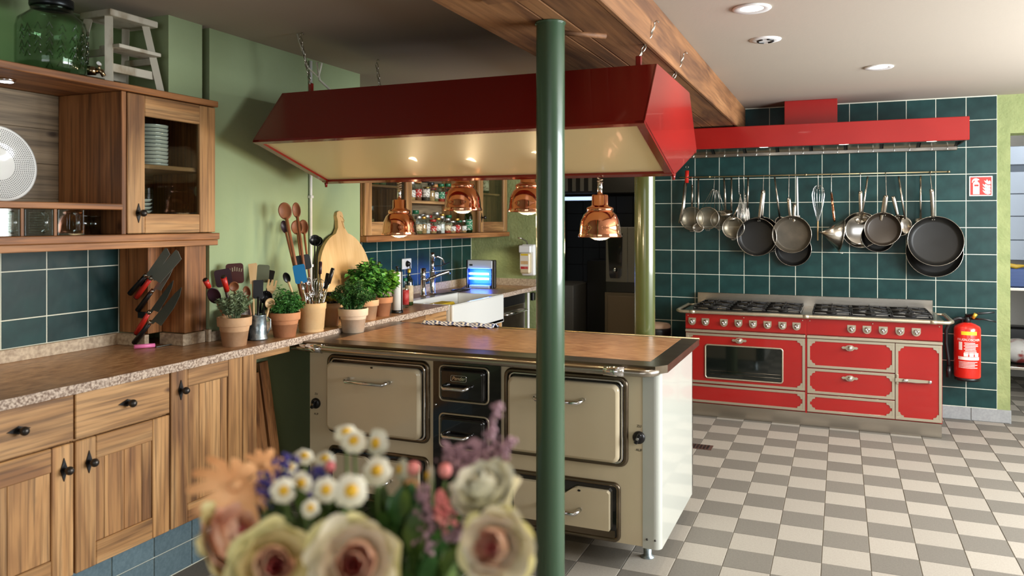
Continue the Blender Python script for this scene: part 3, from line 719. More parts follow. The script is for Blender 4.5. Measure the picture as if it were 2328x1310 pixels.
def herb(root, c, n_st, hgt, spr, leafs, L, W, kind, droop=.2, r0=.02, needle=False, rngseed=1):
    rg = random.Random(rngseed); mb = MB(); st = MB()
    for i in range(n_st):
        a = rg.uniform(0, 6.283); q = rg.uniform(.15, 1) ** .7
        p0 = Vector(c) + Vector((math.cos(a), math.sin(a), 0)) * rg.uniform(0, r0)
        tip = Vector(c) + Vector((math.cos(a) * spr * q, math.sin(a) * spr * q, hgt * rg.uniform(.55, 1) * (1 - droop * q * q)))
        mid = (p0 + tip) / 2 + Vector((0, 0, hgt * .12)); pts = [p0, mid, tip]
        st.tube(pts, [.0018, .0014, .0008], 4, caps=False)
        for k in range(leafs):
            f = .25 + .75 * (k + rg.random()) / leafs
            pp = (p0 * (1 - f) ** 2 + mid * 2 * f * (1 - f) + tip * f * f)
            dd = (tip - p0).normalized()
            ax = Vector((rg.gauss(0, 1), rg.gauss(0, 1), rg.gauss(.1, .7)))
            ax = (ax - dd * ax.dot(dd)).normalized()
            d = (ax + dd * (.9 if needle else rg.uniform(.1, .7)))
            leafquad(mb, pp, d, Vector((rg.gauss(0, .4), rg.gauss(0, .4), 1)), L * rg.uniform(.7, 1.2), W * rg.uniform(.7, 1.2))
    st.obj('stems', LEAF['grey' if needle else 'dark'], root)
    f = mb.obj('foliage', LEAF[kind], root, recalc=False); tag(f, kind='stuff'); return f
G_P = 'herb pots on the worktop'
c = at_base(533, 789, ZT, .052); P1 = c
t = flowerpot('potted_rosemary', 'pale terracotta pot of rosemary, foremost on the worktop', c, .078, .054, .136, TERRA['pale'], G_P)
herb(t, c + Vector((0, 0, .12)), 46, .145, .085, 46, .022, .0011, 'grey', .3, .03, True, 3)
c = at_base(647, 768, ZT, .052)
t = flowerpot('potted_dill', 'orange terracotta pot of feathery green herb beside the zinc bucket', c, .078, .054, .124, TERRA['orange'], G_P)
herb(t, c + Vector((0, 0, .11)), 70, .16, .105, 44, .02, .0024, 'dill', .75, .05, False, 4)
c = at_base(803, 758, .896, .055); PI_ = c
t = flowerpot('potted_thyme', 'cream terracotta pot of bushy dark herb standing on the stove top', c, .081, .058, .132, TERRA['cream'], G_P)
herb(t, c + Vector((0, 0, .115)), 90, .185, .125, 40, .016, .0042, 'dark', .45, .05, False, 5)
c = at_base(836, 728, ZT, .045); P6 = c
t = flowerpot('potted_parsley', 'pale pot of tall parsley partly hidden behind the pot on the stove top', c, .066, .048, .118, TERRA['pale'], G_P)
herb(t, c + Vector((0, 0, .11)), 60, .26, .13, 26, .034, .014, 'dill', .35, .04, False, 6)
c = at_base(868, 720, ZT, .046); P7 = c
t = flowerpot('potted_basil', 'orange terracotta pot of fresh basil beside the kitchen paper', c, .067, .047, .118, TERRA['orange'], G_P)
herb(t, c + Vector((0, 0, .11)), 40, .20, .115, 16, .045, .02, 'fresh', .4, .04, False, 8)
# ---- utensil holders
c3 = at_base(708, 757, ZT, .06)
t = thing('utensil_pot', 'sand-coloured wooden pot crowded with cutlery and spatulas', 'pot', tuple(c3), 'utensil holders')
MB().lathe([(0, 0), (.063, 0), (.065, .006), (.063, .014), (.066, .018), (.074, .118), (.077, .122), (.079, .15), (.077, .154), (.071, .154), (.068, .12), (.06, .012), (0, .01)], c3, 36).obj('body', TERRA['sand'], t)
cb = at_base(586, 775, ZT, .042)
t = thing('zinc_bucket', 'small galvanised zinc bucket holding utensils', 'bucket', tuple(cb), 'utensil holders')
MB().lathe([(0, 0.002), (.046, .002), (.047, 0), (.048, .008), (.045, .012), (.041, .118), (.043, .122), (.041, .125), (.038, .118), (.042, .012), (0, .008)], cb, 32).obj('body', ZINC, t)
MB().tube([(cb.x + .04, cb.y + .02, ZT + .112), (cb.x + .054, cb.y + .03, ZT + .10), (cb.x + .054, cb.y + .03, ZT + .06), (cb.x + .042, cb.y + .022, ZT + .03)], .003, 6).obj('handle', ZINC, t)
ch = Vector((-2.752, 3.035, ZT))
t = thing('utensil_jar', 'dark utensil jar hidden behind the rosemary pot', 'jar', tuple(ch), 'utensil holders')
MB().lathe([(0, 0), (.06, 0), (.064, .01), (.064, .15), (.06, .155), (.057, .15), (.056, .012), (0, .01)], ch, 28).obj('body', mat('dark_glazed_clay', (38, 28, 26), .35), t)
c4 = at_base(752, 742, ZT, .045)
t = thing('small_clay_pot', 'small grey clay pot with dark tins behind the utensil pot', 'pot', tuple(c4), 'utensil holders')
MB().lathe([(0, 0), (.042, 0), (.05, .085), (.055, .088), (.057, .128), (.052, .128), (.05, .09), (.04, .012), (0, .012)], c4, 28).obj('body', TERRA['pale'], t)
MB().lathe([(0, .19), (.044, .19), (.046, .186), (.046, .05), (0, .05)], c4, 24).obj('tin', BLKE, t)
MB().lathe([(.0465, .17), (.0468, .17), (.0468, .14), (.0465, .14)], c4, 24).obj('tin_label', mat('yellow_label', (196, 168, 40), .5, col2=(60, 54, 30), vs=60), t)
PURP = mat('aubergine_plastic', (46, 22, 30), .4); BROWNP = mat('brown_nylon', (70, 30, 24), .35); BLUEP = mat('blue_silicone', (20, 110, 160), .45)
GREYG = mat('grey_green_silicone', (96, 100, 80), .5); CHAR = mat('charcoal_silicone', (38, 42, 42), .55)
G_U = 'kitchen utensils in the holders'
def utensil(kind, head, hw, hh, base, label, mh, mhan, X=-2.74, rh=.006, cat='utensil', name=None, hang=None, hf=1):
    C = XP(head[0], head[1], X) if not isinstance(head, Vector) else head
    B = Vector(base); k = depth(C) / FPX; w, h = hw * k / 2, hh * k / 2
    ax = (C - B).normalized(); n = -camdir(C); n = (n - ax * n.dot(ax)).normalized(); s = ax.cross(n)
    T = Matrix(((s.x, ax.x, n.x, C.x), (s.y, ax.y, n.y, C.y), (s.z, ax.z, n.z, C.z), (0, 0, 0, 1)))
    t = thing(name or {'spoon': 'cooking_spoon', 'spatula': 'spatula', 'slotted': 'slotted_spatula', 'turner': 'turner', 'ladle': 'ladle', 'grip': 'kitchen_tool', 'whisk': 'whisk', 'fork': 'wooden_fork'}[kind], label, cat, tuple(B), hang or G_U)
    end = C - ax * h * .8
    if kind == 'spoon':
        m = MB(); V = []; F = []; N_, K_ = 20, 5
        for side in (0, 1):
            for i in range(K_ + 1):
                r = i / K_
                for j in range(N_):
                    a = 2 * math.pi * j / N_; dz = -.012 * (1 - r * r) - (.003 if side else 0)
                    V.append((math.cos(a) * w * r, math.sin(a) * h * r, dz))
        for side in (0, 1):
            o = side * (K_ + 1) * N_
            for i in range(K_):
                for j in range(N_):
                    l = (j + 1) % N_; F.append([o + i * N_ + j, o + i * N_ + l, o + (i + 1) * N_ + l, o + (i + 1) * N_ + j])
        o2 = (K_ + 1) * N_; e = K_ * N_
        for j in range(N_): l = (j + 1) % N_; F.append([e + j, e + l, o2 + e + l, o2 + e + j])
        m.add(V, F, sm=True, T=T).obj('bowl', mh, t)
    elif kind in ('spatula', 'turner', 'slotted', 'fork'):
        if kind == 'fork':
            m = MB().prism([(-w, -h * .2), (-w * .5, -h), (w * .5, -h), (w, -h * .2), (w, h), (w * .62, h * .95), (w * .55, h * .1), (w * .35, h * .1), (w * .22, h), (-w * .22, h), (-w * .35, h * .1), (-w * .55, h * .1), (-w * .62, h * .95), (-w, h)], 'z', -.003, .003, T=T)
            m.obj('head', mh, t)
        else:
            pr = rrect(-w, w, -h, h, min(w, h) * .35) if kind != 'turner' else [(-w * .62, -h), (w * .62, -h), (w, h * .8), (w * .8, h), (-w, h * .9)]
            hd = MB().prism(pr, 'z', -.003, .003, T=T).obj('head', mh, t)
            if kind == 'slotted':
                for a in range(-3, 4):
                    child(MB().prism([(x + a * w * .24, y) for x, y in ((-.0022, h * .25 - abs(a) * .002), (.0022, h * .25 - abs(a) * .002), (.0028 + a * .0012, h * .68 - abs(a) * .004), (-.0016 + a * .0012, h * .68 - abs(a) * .004))], 'z', .0031, .0036, T=T), 'slot', mat('slot_gap', (150, 140, 110), .6) if a == -3 else bpy.data.materials['slot_gap'], hd)
    elif kind == 'ladle':
        m = MB()
        TL = Matrix.Translation(C) @ Matrix.Rotation(R(18), 4, 'X') if hang else T
        m.lathe([(0, -h), (w * .5, -h * .86), (w * .87, -h * .5), (w, 0), (w * .96, 0), (w * .82, -h * .46), (0, -h * .9)], n=24, T=TL)
        if not hang:
            for q in range(-3, 4): m.tube([T @ Vector((w * .26 * q, h * .95 * math.sin(a_) * math.sqrt(max(.05, 1 - (.26 * q) ** 2)), -h * .8 * math.cos(a_))) for a_ in (-1.4, -.7, 0, .7, 1.4)], .0022, 5)
        m.obj('bowl', mh, t); end = C + (B - C).normalized() * .0
    elif kind == 'whisk':
        wm = MB()
        for q in range(7):
            a = math.pi * q / 7
            prof = [(0.12, -1), (.45, -.55), (.8, -.05), (1, .45), (.8, .82), (.35, .98), (0, 1)]
            up_ = [T @ Vector((math.cos(a) * w * r_, h * y_, math.sin(a) * w * r_)) for r_, y_ in prof]
            dn_ = [T @ Vector((-math.cos(a) * w * r_, h * y_, -math.sin(a) * w * r_)) for r_, y_ in prof[:-1]][::-1]
            wm.tube(up_ + dn_, .0012, 5, caps=False)
        wm.obj('wires', mh, t); end = C - ax * h * .95
    elif kind == 'grip':
        MB().tube([C - ax * h, C + ax * h], [w * .9, w], 12).obj('grip', mh, t)
        MB().tube([C + ax * h, C + ax * (h + .005)], [w * .95, w * .8], 12).obj('end_cap', BLKP, t); end = C - ax * h
    MB().tube([B, end], [rh * .9, rh], 8, flat=hf).obj('handle', mhan, t)
    return t
b1 = lambda dx, dy: (ch.x + dx, ch.y + dy, ZT + .013)
b2 = lambda dx, dy: (cb.x + dx, cb.y + dy, ZT + .012)
b3 = lambda dx, dy: (c3.x + dx, c3.y + dy, ZT + .014)
utensil('grip', (471, 645), 13, 22, b1(.0, -.02), 'red-handled utensil leaning furthest left in the jar', REDP, STEEL, X=-2.73, rh=.004)
utensil('spoon', (487, 673), 28, 50, b1(-.02, 0), 'dark wooden spoon at the left of the jar', PURP, SPOONW, X=-2.71)
utensil('spatula', (508, 632), 36, 40, b1(-.03, .01), 'aubergine spatula behind the slotted one', PURP, PURP, X=-2.80)
utensil('slotted', (534, 622), 38, 46, b1(-.01, .02), 'brown slotted spatula standing tall in the jar', BROWNP, BROWNP, X=-2.765)
utensil('grip', (512, 646), 13, 38, b1(.02, -.01), 'upright red-handled utensil behind the rosemary', REDP, STEEL, X=-2.68, rh=.005)
utensil('spoon', (532, 652), 22, 24, b1(.03, .02), 'round wooden spoon just above the rosemary', SPOONW, SPOONW, X=-2.70)
utensil('turner', (575, 622), 20, 48, b2(-.015, -.01), 'light wooden turner standing in the zinc bucket', BOARDW, BOARDW, X=-2.72)
utensil('spatula', (598, 622), 27, 42, b2(-.01, .015), 'grey-green spatula behind the wooden turner', GREYG, BLKP, X=-2.76)
utensil('spoon', (561, 665), 17, 30, b2(-.02, 0), 'slim brown wooden spoon left in the zinc bucket', SPOONW, SPOONW, X=-2.70)
utensil('spatula', (587, 658), 22, 42, b2(0, .0), 'broad black spatula in the middle of the zinc bucket', BLKP, BLKP, X=-2.69)
utensil('ladle', (604, 676), 30, 26, b2(.0, .018), 'black ladle in the zinc bucket', BLKP, BLKP, X=-2.665)
utensil('fork', (617, 652), 20, 34, b2(.012, .01), 'wooden fork spoon at the right of the zinc bucket', BOARDW, BOARDW, X=-2.70)
utensil('spatula', (614, 628), 17, 30, b2(.005, -.015), 'small black turner behind the wooden fork', BLKP, BLKP, X=-2.74)
utensil('spoon', (614, 690), 22, 24, b2(.02, 0), 'short wooden spoon leaning out of the zinc bucket', BOARDW, BOARDW, X=-2.64)
# tall spoons and tools in the sand-coloured pot
utensil('spoon', (648, 480), 30, 40, b3(-.02, 0), 'tallest wooden spoon with a round bowl at the left', SPOONW, SPOONW, X=-2.70, rh=.009)
utensil('spoon', (674, 478), 19, 36, b3(-.005, .01), 'tall wooden spoon with a narrow oval bowl', SPOONW, SPOONW, X=-2.68, rh=.008)
utensil('spoon', (647, 516), 16, 30, b3(-.03, .015), 'dark wooden spoon half hidden behind the tallest one', PURP, SPOONW, X=-2.75)
utensil('spoon', (675, 517), 26, 34, b3(.0, -.02), 'dark round wooden spoon below the narrow one', SPOONW, SPOONW, X=-2.74)
utensil('spoon', (690, 516), 22, 34, b3(.01, .02), 'reddish wooden spoon at the right of the tall ones', SPOONW, SPOONW, X=-2.72)
utensil('ladle', (716, 546), 26, 26, b3(.01, -.005), 'black ladle with ribs standing tall before the corner', BLKP, BLKP, X=-2.70, rh=.0035)
utensil('ladle', (722, 548), 24, 26, b3(.02, .012), 'second black ladle nested in the ribbed one', BLKP, BLKP, X=-2.72, rh=.0035)
utensil('spatula', (688, 597), 36, 34, b3(.01, .02), 'charcoal silicone spatula behind the blue one', CHAR, BLKP, X=-2.66)
utensil('spatula', (682, 623), 27, 44, b3(.0, -.01), 'blue silicone spatula in the sand-coloured pot', BLUEP, BOARDW, X=-2.61)
utensil('spoon', (652, 632), 16, 30, b3(-.035, 0), 'black spoon leaning left out of the sand-coloured pot', BLKP, BOARDW, X=-2.60)
utensil('grip', (752, 628), 9, 34, b3(.03, .0), 'black knife handle sticking out right of the pot', BLKP, STEEL, X=-2.52, rh=.004)
utensil('grip', (742, 640), 9, 34, b3(.025, .02), 'black tool handle beside the knife handle', BLKP, STEEL, X=-2.55, rh=.004)
utensil('grip', (728, 610), 8, 26, b3(.02, .03), 'dark wooden corkscrew handle above the whisk', PURP, STEEL, X=-2.62, rh=.004)
utensil('whisk', (722, 655), 28, 44, b3(.012, .0), 'small balloon whisk in the sand-coloured pot', CHROME, STEEL, X=-2.58, rh=.004)
for i, (u, v_) in enumerate(((690, 652), (702, 640), (710, 668), (700, 675), (733, 672))):
    utensil('spoon', (u, v_), 10, 20, b3(-.02 + .012 * i, .02 - .01 * (i % 3)), ['steel tablespoon near the blue spatula', 'steel tablespoon beside the whisk', 'steel teaspoon in front of the whisk', 'steel teaspoon low in the sand-coloured pot', 'steel teaspoon at the right rim of the sand-coloured pot'][i], CHROME, CHROME, X=-2.58, rh=.0025)
# ---- big round cutting board leaning on the wall
t = thing('cutting_board', 'large round light wood cutting board with handle leaning on green wall', 'board', (-2.78, 4.0, ZT))
r = .262; hz = 1.135 - ZT + .02
prof = []
for k in range(0, 41):
    a = R(-76 + 332 * k / 40) - R(90) + R(90)
    prof.append((math.sin(R(14 + 332 * k / 40)) * r, math.cos(R(14 + 332 * k / 40)) * r))
hd = [(-.034, .29), (-.028, .335), (-.034, .362), (-.026, .385), (0, .394), (.026, .385), (.034, .362), (.028, .335), (.034, .29)]
cz = .262
T = Matrix.Translation((-2.752, 4.0, ZT + .001)) @ Matrix.Rotation(R(-8), 4, 'Y') @ Matrix.Translation((0, 0, cz))
MB().prism(prof + hd, 'x', -.012, .012, T=T).obj('board', BOARDW, t)
cp = [T @ Vector((.014, y, z)) for y, z in ((.0, .362), (.02, .355), (.035, .335), (.03, .325), (.012, .33), (.02, .30), (.03, .285))]
MB().tube(cp, .0028, 6).obj('cord', BOARDW, t)
# ---- white conduit down the wall
y = 3.728
t = thing('wall_conduit', 'white vertical conduit pipe on the green wall', 'pipe', (-2.84, y, ZT))
MB().cyl((-2.838, y, 1.0), (-2.838, y, 2.44), .009, 12).obj('pipe', WHITEP, t)
for z in (1.25, 1.65, 2.2): MB().box(-2.85, -2.826, y - .013, y + .013, z - .008, z + .008, .002).obj('clip', WHITEP, t)
# ---- kitchen paper, bottles
c = at_base(903, 713, ZT, .035)
t = thing('kitchen_paper', 'white kitchen paper roll on a black stand', 'paper roll', tuple(c))
MB().lathe([(0, 0), (.037, 0), (.038, .004), (.037, .016), (.03, .02), (0, .02)], c, 28).obj('stand', BLKP, t)
MB().lathe([(.008, .02), (.034, .02), (.034, .262), (.032, .264), (.008, .264)], c, 28).obj('roll', mat('paper', (226, 226, 220), .9), t)
MB().lathe([(0, .02), (.006, .02), (.006, .285), (.01, .288), (.01, .30), (0, .302)], c, 12).obj('spindle', BLKP, t)
MB().tube([(c.x + .036, c.y - .005, ZT + .012), (c.x + .036, c.y - .005, ZT + .26), (c.x + .02, c.y, ZT + .288)], .004, 8).obj('holding_arm', BLKP, t)
def bottle(c, r, h, neck, label, mg, ml=None, mc=None, lz=(.2, .6), grp='bottles', name='bottle', liquid=None):
    t = thing(name, label, 'bottle', tuple(c), grp)
    MB().lathe([(0, .002), (r * .9, 0), (r, .006), (r, h * .62), (r * .85, h * .7), (neck, h * .8), (neck, h * .94), (neck * 1.1, h * .945), (0, h * .95)], c, 20).obj('body', mg, t)
    if liquid: MB().lathe([(0, .005), (r * .92, .005), (r * .92, h * .45), (0, h * .45)], c, 18).obj('liquid', liquid, t)
    if ml: MB().lathe([(r + .0006, h * lz[0]), (r + .001, h * lz[0]), (r + .001, h * lz[1]), (r + .0006, h * lz[1])], c, 20).obj('paper_label', ml, t)
    MB().lathe([(0, h), (neck * 1.15, h), (neck * 1.2, h * .93), (neck * 1.2, h * .9)], c, 14).obj('cap', mc or BLKP, t)
OIL = mat('olive_oil', (150, 150, 30), .1); LBL = mat('cream_label', (214, 196, 160), .6, col2=(192, 160, 118), vs=30, lo=.45, hi=.7); LBR = mat('red_label', (176, 40, 40), .6, col2=(196, 96, 90), vs=30, lo=.45, hi=.7)
GOLD = mat('gold_cap', (206, 170, 60), .35, .6)
bottle(at_base(930, 695, ZT, .026), .029, .255, .011, 'olive oil bottle with gold cap beside the sink', GLASSG, LBL, GOLD, (.1, .55), liquid=OIL)
bottle(at_base(921, 700, ZT, .025), .026, .2, .012, 'bottle with red label hidden behind the kitchen paper', GLASS, LBR, mat('green_cap', (20, 110, 70), .4), (.1, .6))
bottle(at_base(862, 692, ZT, .02), .02, .30, .009, 'slim dark bottle with copper cap behind the basil', BLKE, None, COPPER)
bottle(at_base(845, 690, ZT, .02), .022, .26, .01, 'dark brown bottle behind the parsley', BLKE, None, BLKP)
# ================================================================== farmhouse sink, taps and what stands round them
sx0, sx1, sy0, sy1 = SXB + .002, -2.497, SY0 + .002, SY1 - .002
t = thing('farmhouse_sink', 'white ceramic farmhouse sink with deep apron front', 'sink', ((sx0 + sx1) / 2, (sy0 + sy1) / 2, .70))
zt, zb, wl = .922, .70, .028
mb = MB()
mb.box(sx1 - wl, sx1, sy0, sy1, zb, zt, .008); mb.box(sx0, sx0 + .09, sy0, sy1, zb, zt, .006)
mb.box(sx0 + .09, sx1 - wl, sy0, sy0 + wl, zb, zt, .006); mb.box(sx0 + .09, sx1 - wl, sy1 - wl, sy1, zb, zt, .006); mb.box(sx0, sx1, sy0, sy1, zb, zb + .03, .004)
mb.obj('basin', CERAM, t)
MB().lathe([(0, zb + .034), (.03, zb + .034), (.036, zb + .031)], ((sx0 + sx1) / 2, (sy0 + sy1) / 2, 0), 20).obj('drain', CHROME, t)
YEL = mat('yellow_cloth', (222, 188, 40), .8)
q = ZP(1030, 688, .88)
tag(MB().box(-.06, .06, -.11, .11, -.03, .028, .012, T=Matrix.Translation((-2.72, 5.12, .90 - .02))).obj('yellow_tub', YEL, off=(-2.72, 5.12, .87)), 'yellow washing-up cloth lying at the sink edge', 'cloth')
def tap(c, h, label, kind):
    t = thing('kitchen_tap', label, 'tap', tuple(c), 'taps at the sink')
    MB().lathe([(0, 0), (.026, 0), (.026, .006), (.021, .012), (.021, h * .55), (.023, h * .56), (.023, h * .62), (.02, h * .64), (0, h * .64)], c, 20).obj('body', CHROME, t)
    if kind:
        p0 = Vector(c) + Vector((0, 0, h * .5)); MB().tube([p0, p0 + Vector((.08, .10, .05)), p0 + Vector((.135, .17, .075)), p0 + Vector((.14, .176, .055))], [.013, .0125, .0125, .011], 12).obj('spout', CHROME, t)
        MB().lathe([(0, h * .64), (.02, h * .64), (.023, h * .72), (.021, h), (0, h + .004)], c, 18).obj('cartridge', CHROME, t)
        MB().tube([p0 + Vector((.0, 0, h * .4)), p0 + Vector((.03, -.03, h * .46)), p0 + Vector((.05, -.06, h * .45))], .006, 8).obj('lever', CHROME, t)
    else:
        p0 = Vector(c) + Vector((0, 0, h * .5)); MB().cyl(p0, Vector(c) + Vector((0, 0, h)), .015, 14).obj('hose_column', CHROME, t)
        e = Vector(c) + Vector((0, 0, h)); MB().tube([e - Vector((0, 0, .03)), e + Vector((0, 0, .02)), e + Vector((0, 0, .035))], [.019, .02, .013], 14).obj('spray_head', CHROME, t)
        MB().tube([e + Vector((0, 0, -.01)), e + Vector((.03, .035, .0)), e + Vector((.055, .07, -.02)), e + Vector((.065, .085, -.06))], [.008, .009, .008, .006], 10).obj('spout', CHROME, t)
        MB().tube([e - Vector((0, 0, .08)), e + Vector((.05, .06, -.075)), e + Vector((.09, .13, -.05))], .0045, 8).obj('lever', BLKP, t)
tap((-3.055, 5.44, ZT), .215, 'chrome mixer tap with straight spout at the sink', True)
tap((-3.07, 5.62, ZT), .30, 'taller chrome spray tap behind the mixer tap', False)
# socket and plug on the tiles
c = XP(923, 600, XL + .009)
t = thing('wall_socket', 'white wall socket with black plug on the tiles above the worktop', 'socket', (c.x, c.y, c.z))
MB().box(c.x - .001, c.x + .01, c.y - .07, c.y + .07, c.z - .042, c.z + .042, .004).obj('frame', WHITEP, t)
MB().lathe([(0, 0), (.024, 0), (.026, .006), (.012, .03), (0, .032)], (c.x + .008, c.y, c.z), 16, 'x').obj('plug', BLKP, t)
MB().tube([(c.x + .035, c.y, c.z), (c.x + .04, c.y, c.z - .05), (c.x + .03, c.y + .004, c.z - .15), (c.x + .02, c.y + .01, ZT + .06)], .0045, 8).obj('cord', BLKP, t)
# insect killer glowing blue
c = ZP(1087, 657, ZT)
t = thing('insect_killer', 'glowing blue electric insect killer standing in the worktop corner', 'appliance', (-2.93, 6.25, ZT))
x0, x1, yf, z0, z1 = -3.05, -2.795, 6.2, ZT + .001, 1.168
BLUEG = mat('blue_back_reflector', (30, 80, 190), .3)
MB().box(x0, x1, yf + .05, yf + .09, z0, z1, .006).obj('housing', BLKP, t)
MB().box(x0, x0 + .014, yf, yf + .05, z0, z1, .003).obj('side_cheek', BLKP, t); MB().box(x1 - .014, x1, yf, yf + .05, z0, z1, .003).obj('side_cheek', BLKP, t)
hp = MB().box(x0 + .015, x1 - .004, yf - .004, yf + .049, z1 - .075, z1 - .003, .004).obj('head_panel', mat('light_blue_panel', (206, 212, 216), .4), t)
child(MB().box(x0 + .035, x0 + .065, yf - .0055, yf - .0035, z1 - .05, z1 - .037), 'window', BLKP, hp)
MB().box(x0 + .03, x1 - .03, yf - .004, yf + .049, z0, z0 + .026, .003).obj('tray', mat('pale_tray', (186, 192, 196), .4), t)
MB().box(x0 + .015, x1 - .015, yf + .044, yf + .0495, z0 + .028, z1 - .078).obj('reflector', BLUEG, t)
for zz in (z0 + .125, z0 + .082): MB().cyl((x0 + .02, yf + .03, zz), (x1 - .05, yf + .03, zz), .0085, 12).obj('tube_lamp', TUBE, t)
for k in range(9):
    zz = z0 + .035 + k * .0155; MB().cyl((x0 + .014, yf + .004, zz), (x1 - .014, yf + .004, zz), .0013, 5).obj('guard_wire', mat('blue_wire', (60, 110, 200), .4, .5) if k == 0 else bpy.data.materials['blue_wire'], t)
area('insect_killer_light', ((x0 + x1) / 2, yf - .012, z0 + .10), (R(90), 0, 0), .2, .12, 2.2, (.12, .32, 1))
# its cord looping on the worktop
pts = []
for k in range(26):
    a = k / 25 * 6.6 + 1.0; pts.append((-2.95 + .06 * math.cos(a) + k * .0012, 5.86 + .12 * math.sin(a), ZT + .006 + .02 * (k % 25) / 25))
pts = [(-3.03, 6.16, ZT + .02), (-3.02, 6.05, ZT + .006)] + pts + [(-2.96, 5.6, ZT + .006), (-2.99, 5.5, ZT + .006)]
tag(MB().tube(pts, .004, 7).obj('power_cord', BLKP, off=(-2.95, 5.86, ZT)), 'black power cord looped on the worktop behind the sink', 'cord')
# soap dispenser on the green wall
t = thing('soap_dispenser', 'white wall soap dispenser with lever on the green wall', 'dispenser', (-2.6, YA, 1.16))
d0 = YP(1180, 556, YA - .1); d1 = YP(1210, 628, YA - .1); xa, xb, za, zb_ = d0.x, d1.x, d1.z, d0.z
MB().box(xa + .004, xb, YA - .05, YA - .001, za, zb_, .008).obj('back_plate', WHITEP, t)
MB().box(xa, xb - .012, YA - .115, YA - .05, zb_ - .075, zb_ - .008, .008).obj('cover', WHITEP, t)
MB().box(xa + .01, xb - .022, YA - .11, YA - .051, za + .02, zb_ - .076, .012).obj('refill_bottle', mat('amber_refill', (206, 188, 150), .3), t)
MB().box(xa + .014, xb - .03, YA - .1115, YA - .1098, za + .06, zb_ - .08).obj('label_sheet', mat('dispenser_label', (224, 216, 200), .5), t)
for z0_, z1_, m_ in ((zb_ - .10, zb_ - .083, 'yel'), (za + .105, za + .135, 'sand'), (za + .062, za + .085, 'red')): MB().box(xa + .02, xb - .036, YA - .1122, YA - .1112, z0_, z1_).obj('label_print', {'yel': YEL, 'sand': TERRA['sand'], 'red': LBR}[m_], t)
MB().tube([((xa + xb) / 2 - .01, YA - .03, zb_ - .004), ((xa + xb) / 2 - .012, YA - .05, zb_ + .03), ((xa + xb) / 2 - .03, YA - .12, zb_ + .055), ((xa + xb) / 2 - .05, YA - .15, zb_ + .06)], .007, 8).obj('lever', STEEL, t)
# under-sink cupboards and dishwasher
t = thing('sink_cabinet', 'oak cabinet under the white sink, seen over the stove top', 'cabinet', (-2.85, 5.0, .1))
MB().box(-3.15, -2.565, 4.26, 5.83, .1, .698).obj('body', OAK['z'], t)
for a, b in ((4.26, 4.56), (4.565, 4.864)): MB().box(-2.564, -2.545, a, b, .12, .882, .003).obj('front_panel', OAK['y'], t)
MB().box(-2.575, -2.545, 5.77, 5.83, .12, .8835, .003).obj('end_post', OAK['z'], t)
MB().box(-2.564, -2.545, 4.87, 5.765, .12, .694, .003).obj('apron_panel', OAK['z'], t)
t = thing('dishwasher', 'stainless dishwasher with bar handle at the worktop end', 'dishwasher', (-2.85, 6.1, .1))
MB().box(-3.15, -2.57, 5.84, 6.36, .1, .882, .003).obj('body', STEELD, t)
MB().box(-2.57, -2.552, 5.845, 6.355, .80, .88, .002).obj('control_strip', BLKP, t)
MB().box(-2.57, -2.552, 5.845, 6.355, .12, .797, .003).obj('front', STEEL, t)
MB().tube([(-2.555, 5.87, .74), (-2.52, 5.88, .74), (-2.52, 6.32, .74), (-2.555, 6.33, .74)], .009, 10).obj('handle', CHROME, t)
MB().cyl((-2.54, 6.40, .05), (-2.54, 6.40, .88), .012, 10).obj('drain_pipe', WHITEP, t)
MB().box(-2.56, -2.53, 6.5, 6.56, .80, .87, .004).obj('valve', BLKP, t)
# ================================================================== spice cabinet above the sink
CXF = -2.82; q0, q1 = 4.262, 6.59
t = thing('spice_cabinet', 'oak wall cabinet of spice jars above the sink', 'cabinet', (-3.0, 5.4, 1.37))
MB().box(XL + .012, CXF + .02, q0 - .006, q1 + .006, 1.372, 1.412, .004).obj('bottom_board', PINE['y'], t)
MB().box(XL + .012, CXF + .005, q0, q1, 2.03, 2.06, .003).obj('top_board', PINE['y'], t)
MB().box(XL + .012, XL + .02, q0, q1, 1.413, 2.03).obj('back_panel', GREYW, t)
for y in (q0, 4.80, 6.0, q1 - .022): MB().box(XL + .021, CXF - .024, y, y + .022, 1.4125, 2.029, .002).obj('upright', OAK['z'], t)
for y, z in ((4.823, 1.64), (4.823, 1.86)): MB().box(XL + .021, CXF - .012, y, 5.999, z, z + .02, .002).obj('shelf', OAK['y'], t)
for z in (1.74,): MB().box(XL + .021, CXF - .05, q0 + .023, 4.799, z, z + .016, .002).obj('shelf', OAK['y'], t); MB().box(XL + .021, CXF - .05, 6.023, q1 - .023, z, z + .016, .002).obj('shelf', OAK['y'], t)
for y0, y1, kn in ((q0 + .002, 4.86, None), (5.985, q1 - .002, 6.03)):
    d = MB().box(CXF - .014, CXF - .011, y0 + .07, y1 - .07, 1.5, 1.96).obj('door', GLASSP, t); d['label'] = 'clear glass door pane'
    for a, b in ((y0, y0 + .08), (y1 - .08, y1)): child(MB().box(CXF - .022, CXF, a, b, 1.415, 2.028, .003), 'stile', OAK['z'], d)
    for a, b in ((1.415, 1.505), (1.95, 2.028)): child(MB().box(CXF - .022, CXF - .0006, y0 + .0805, y1 - .0805, a, b, .003), 'rail', OAK['y'], d)
    if kn: knob(d, kn, 1.54, True, CXF)
spot('under_cabinet_spot', (-2.95, 6.42, 1.365), 3.0, (1, .93, .7), 130, .7, .02)
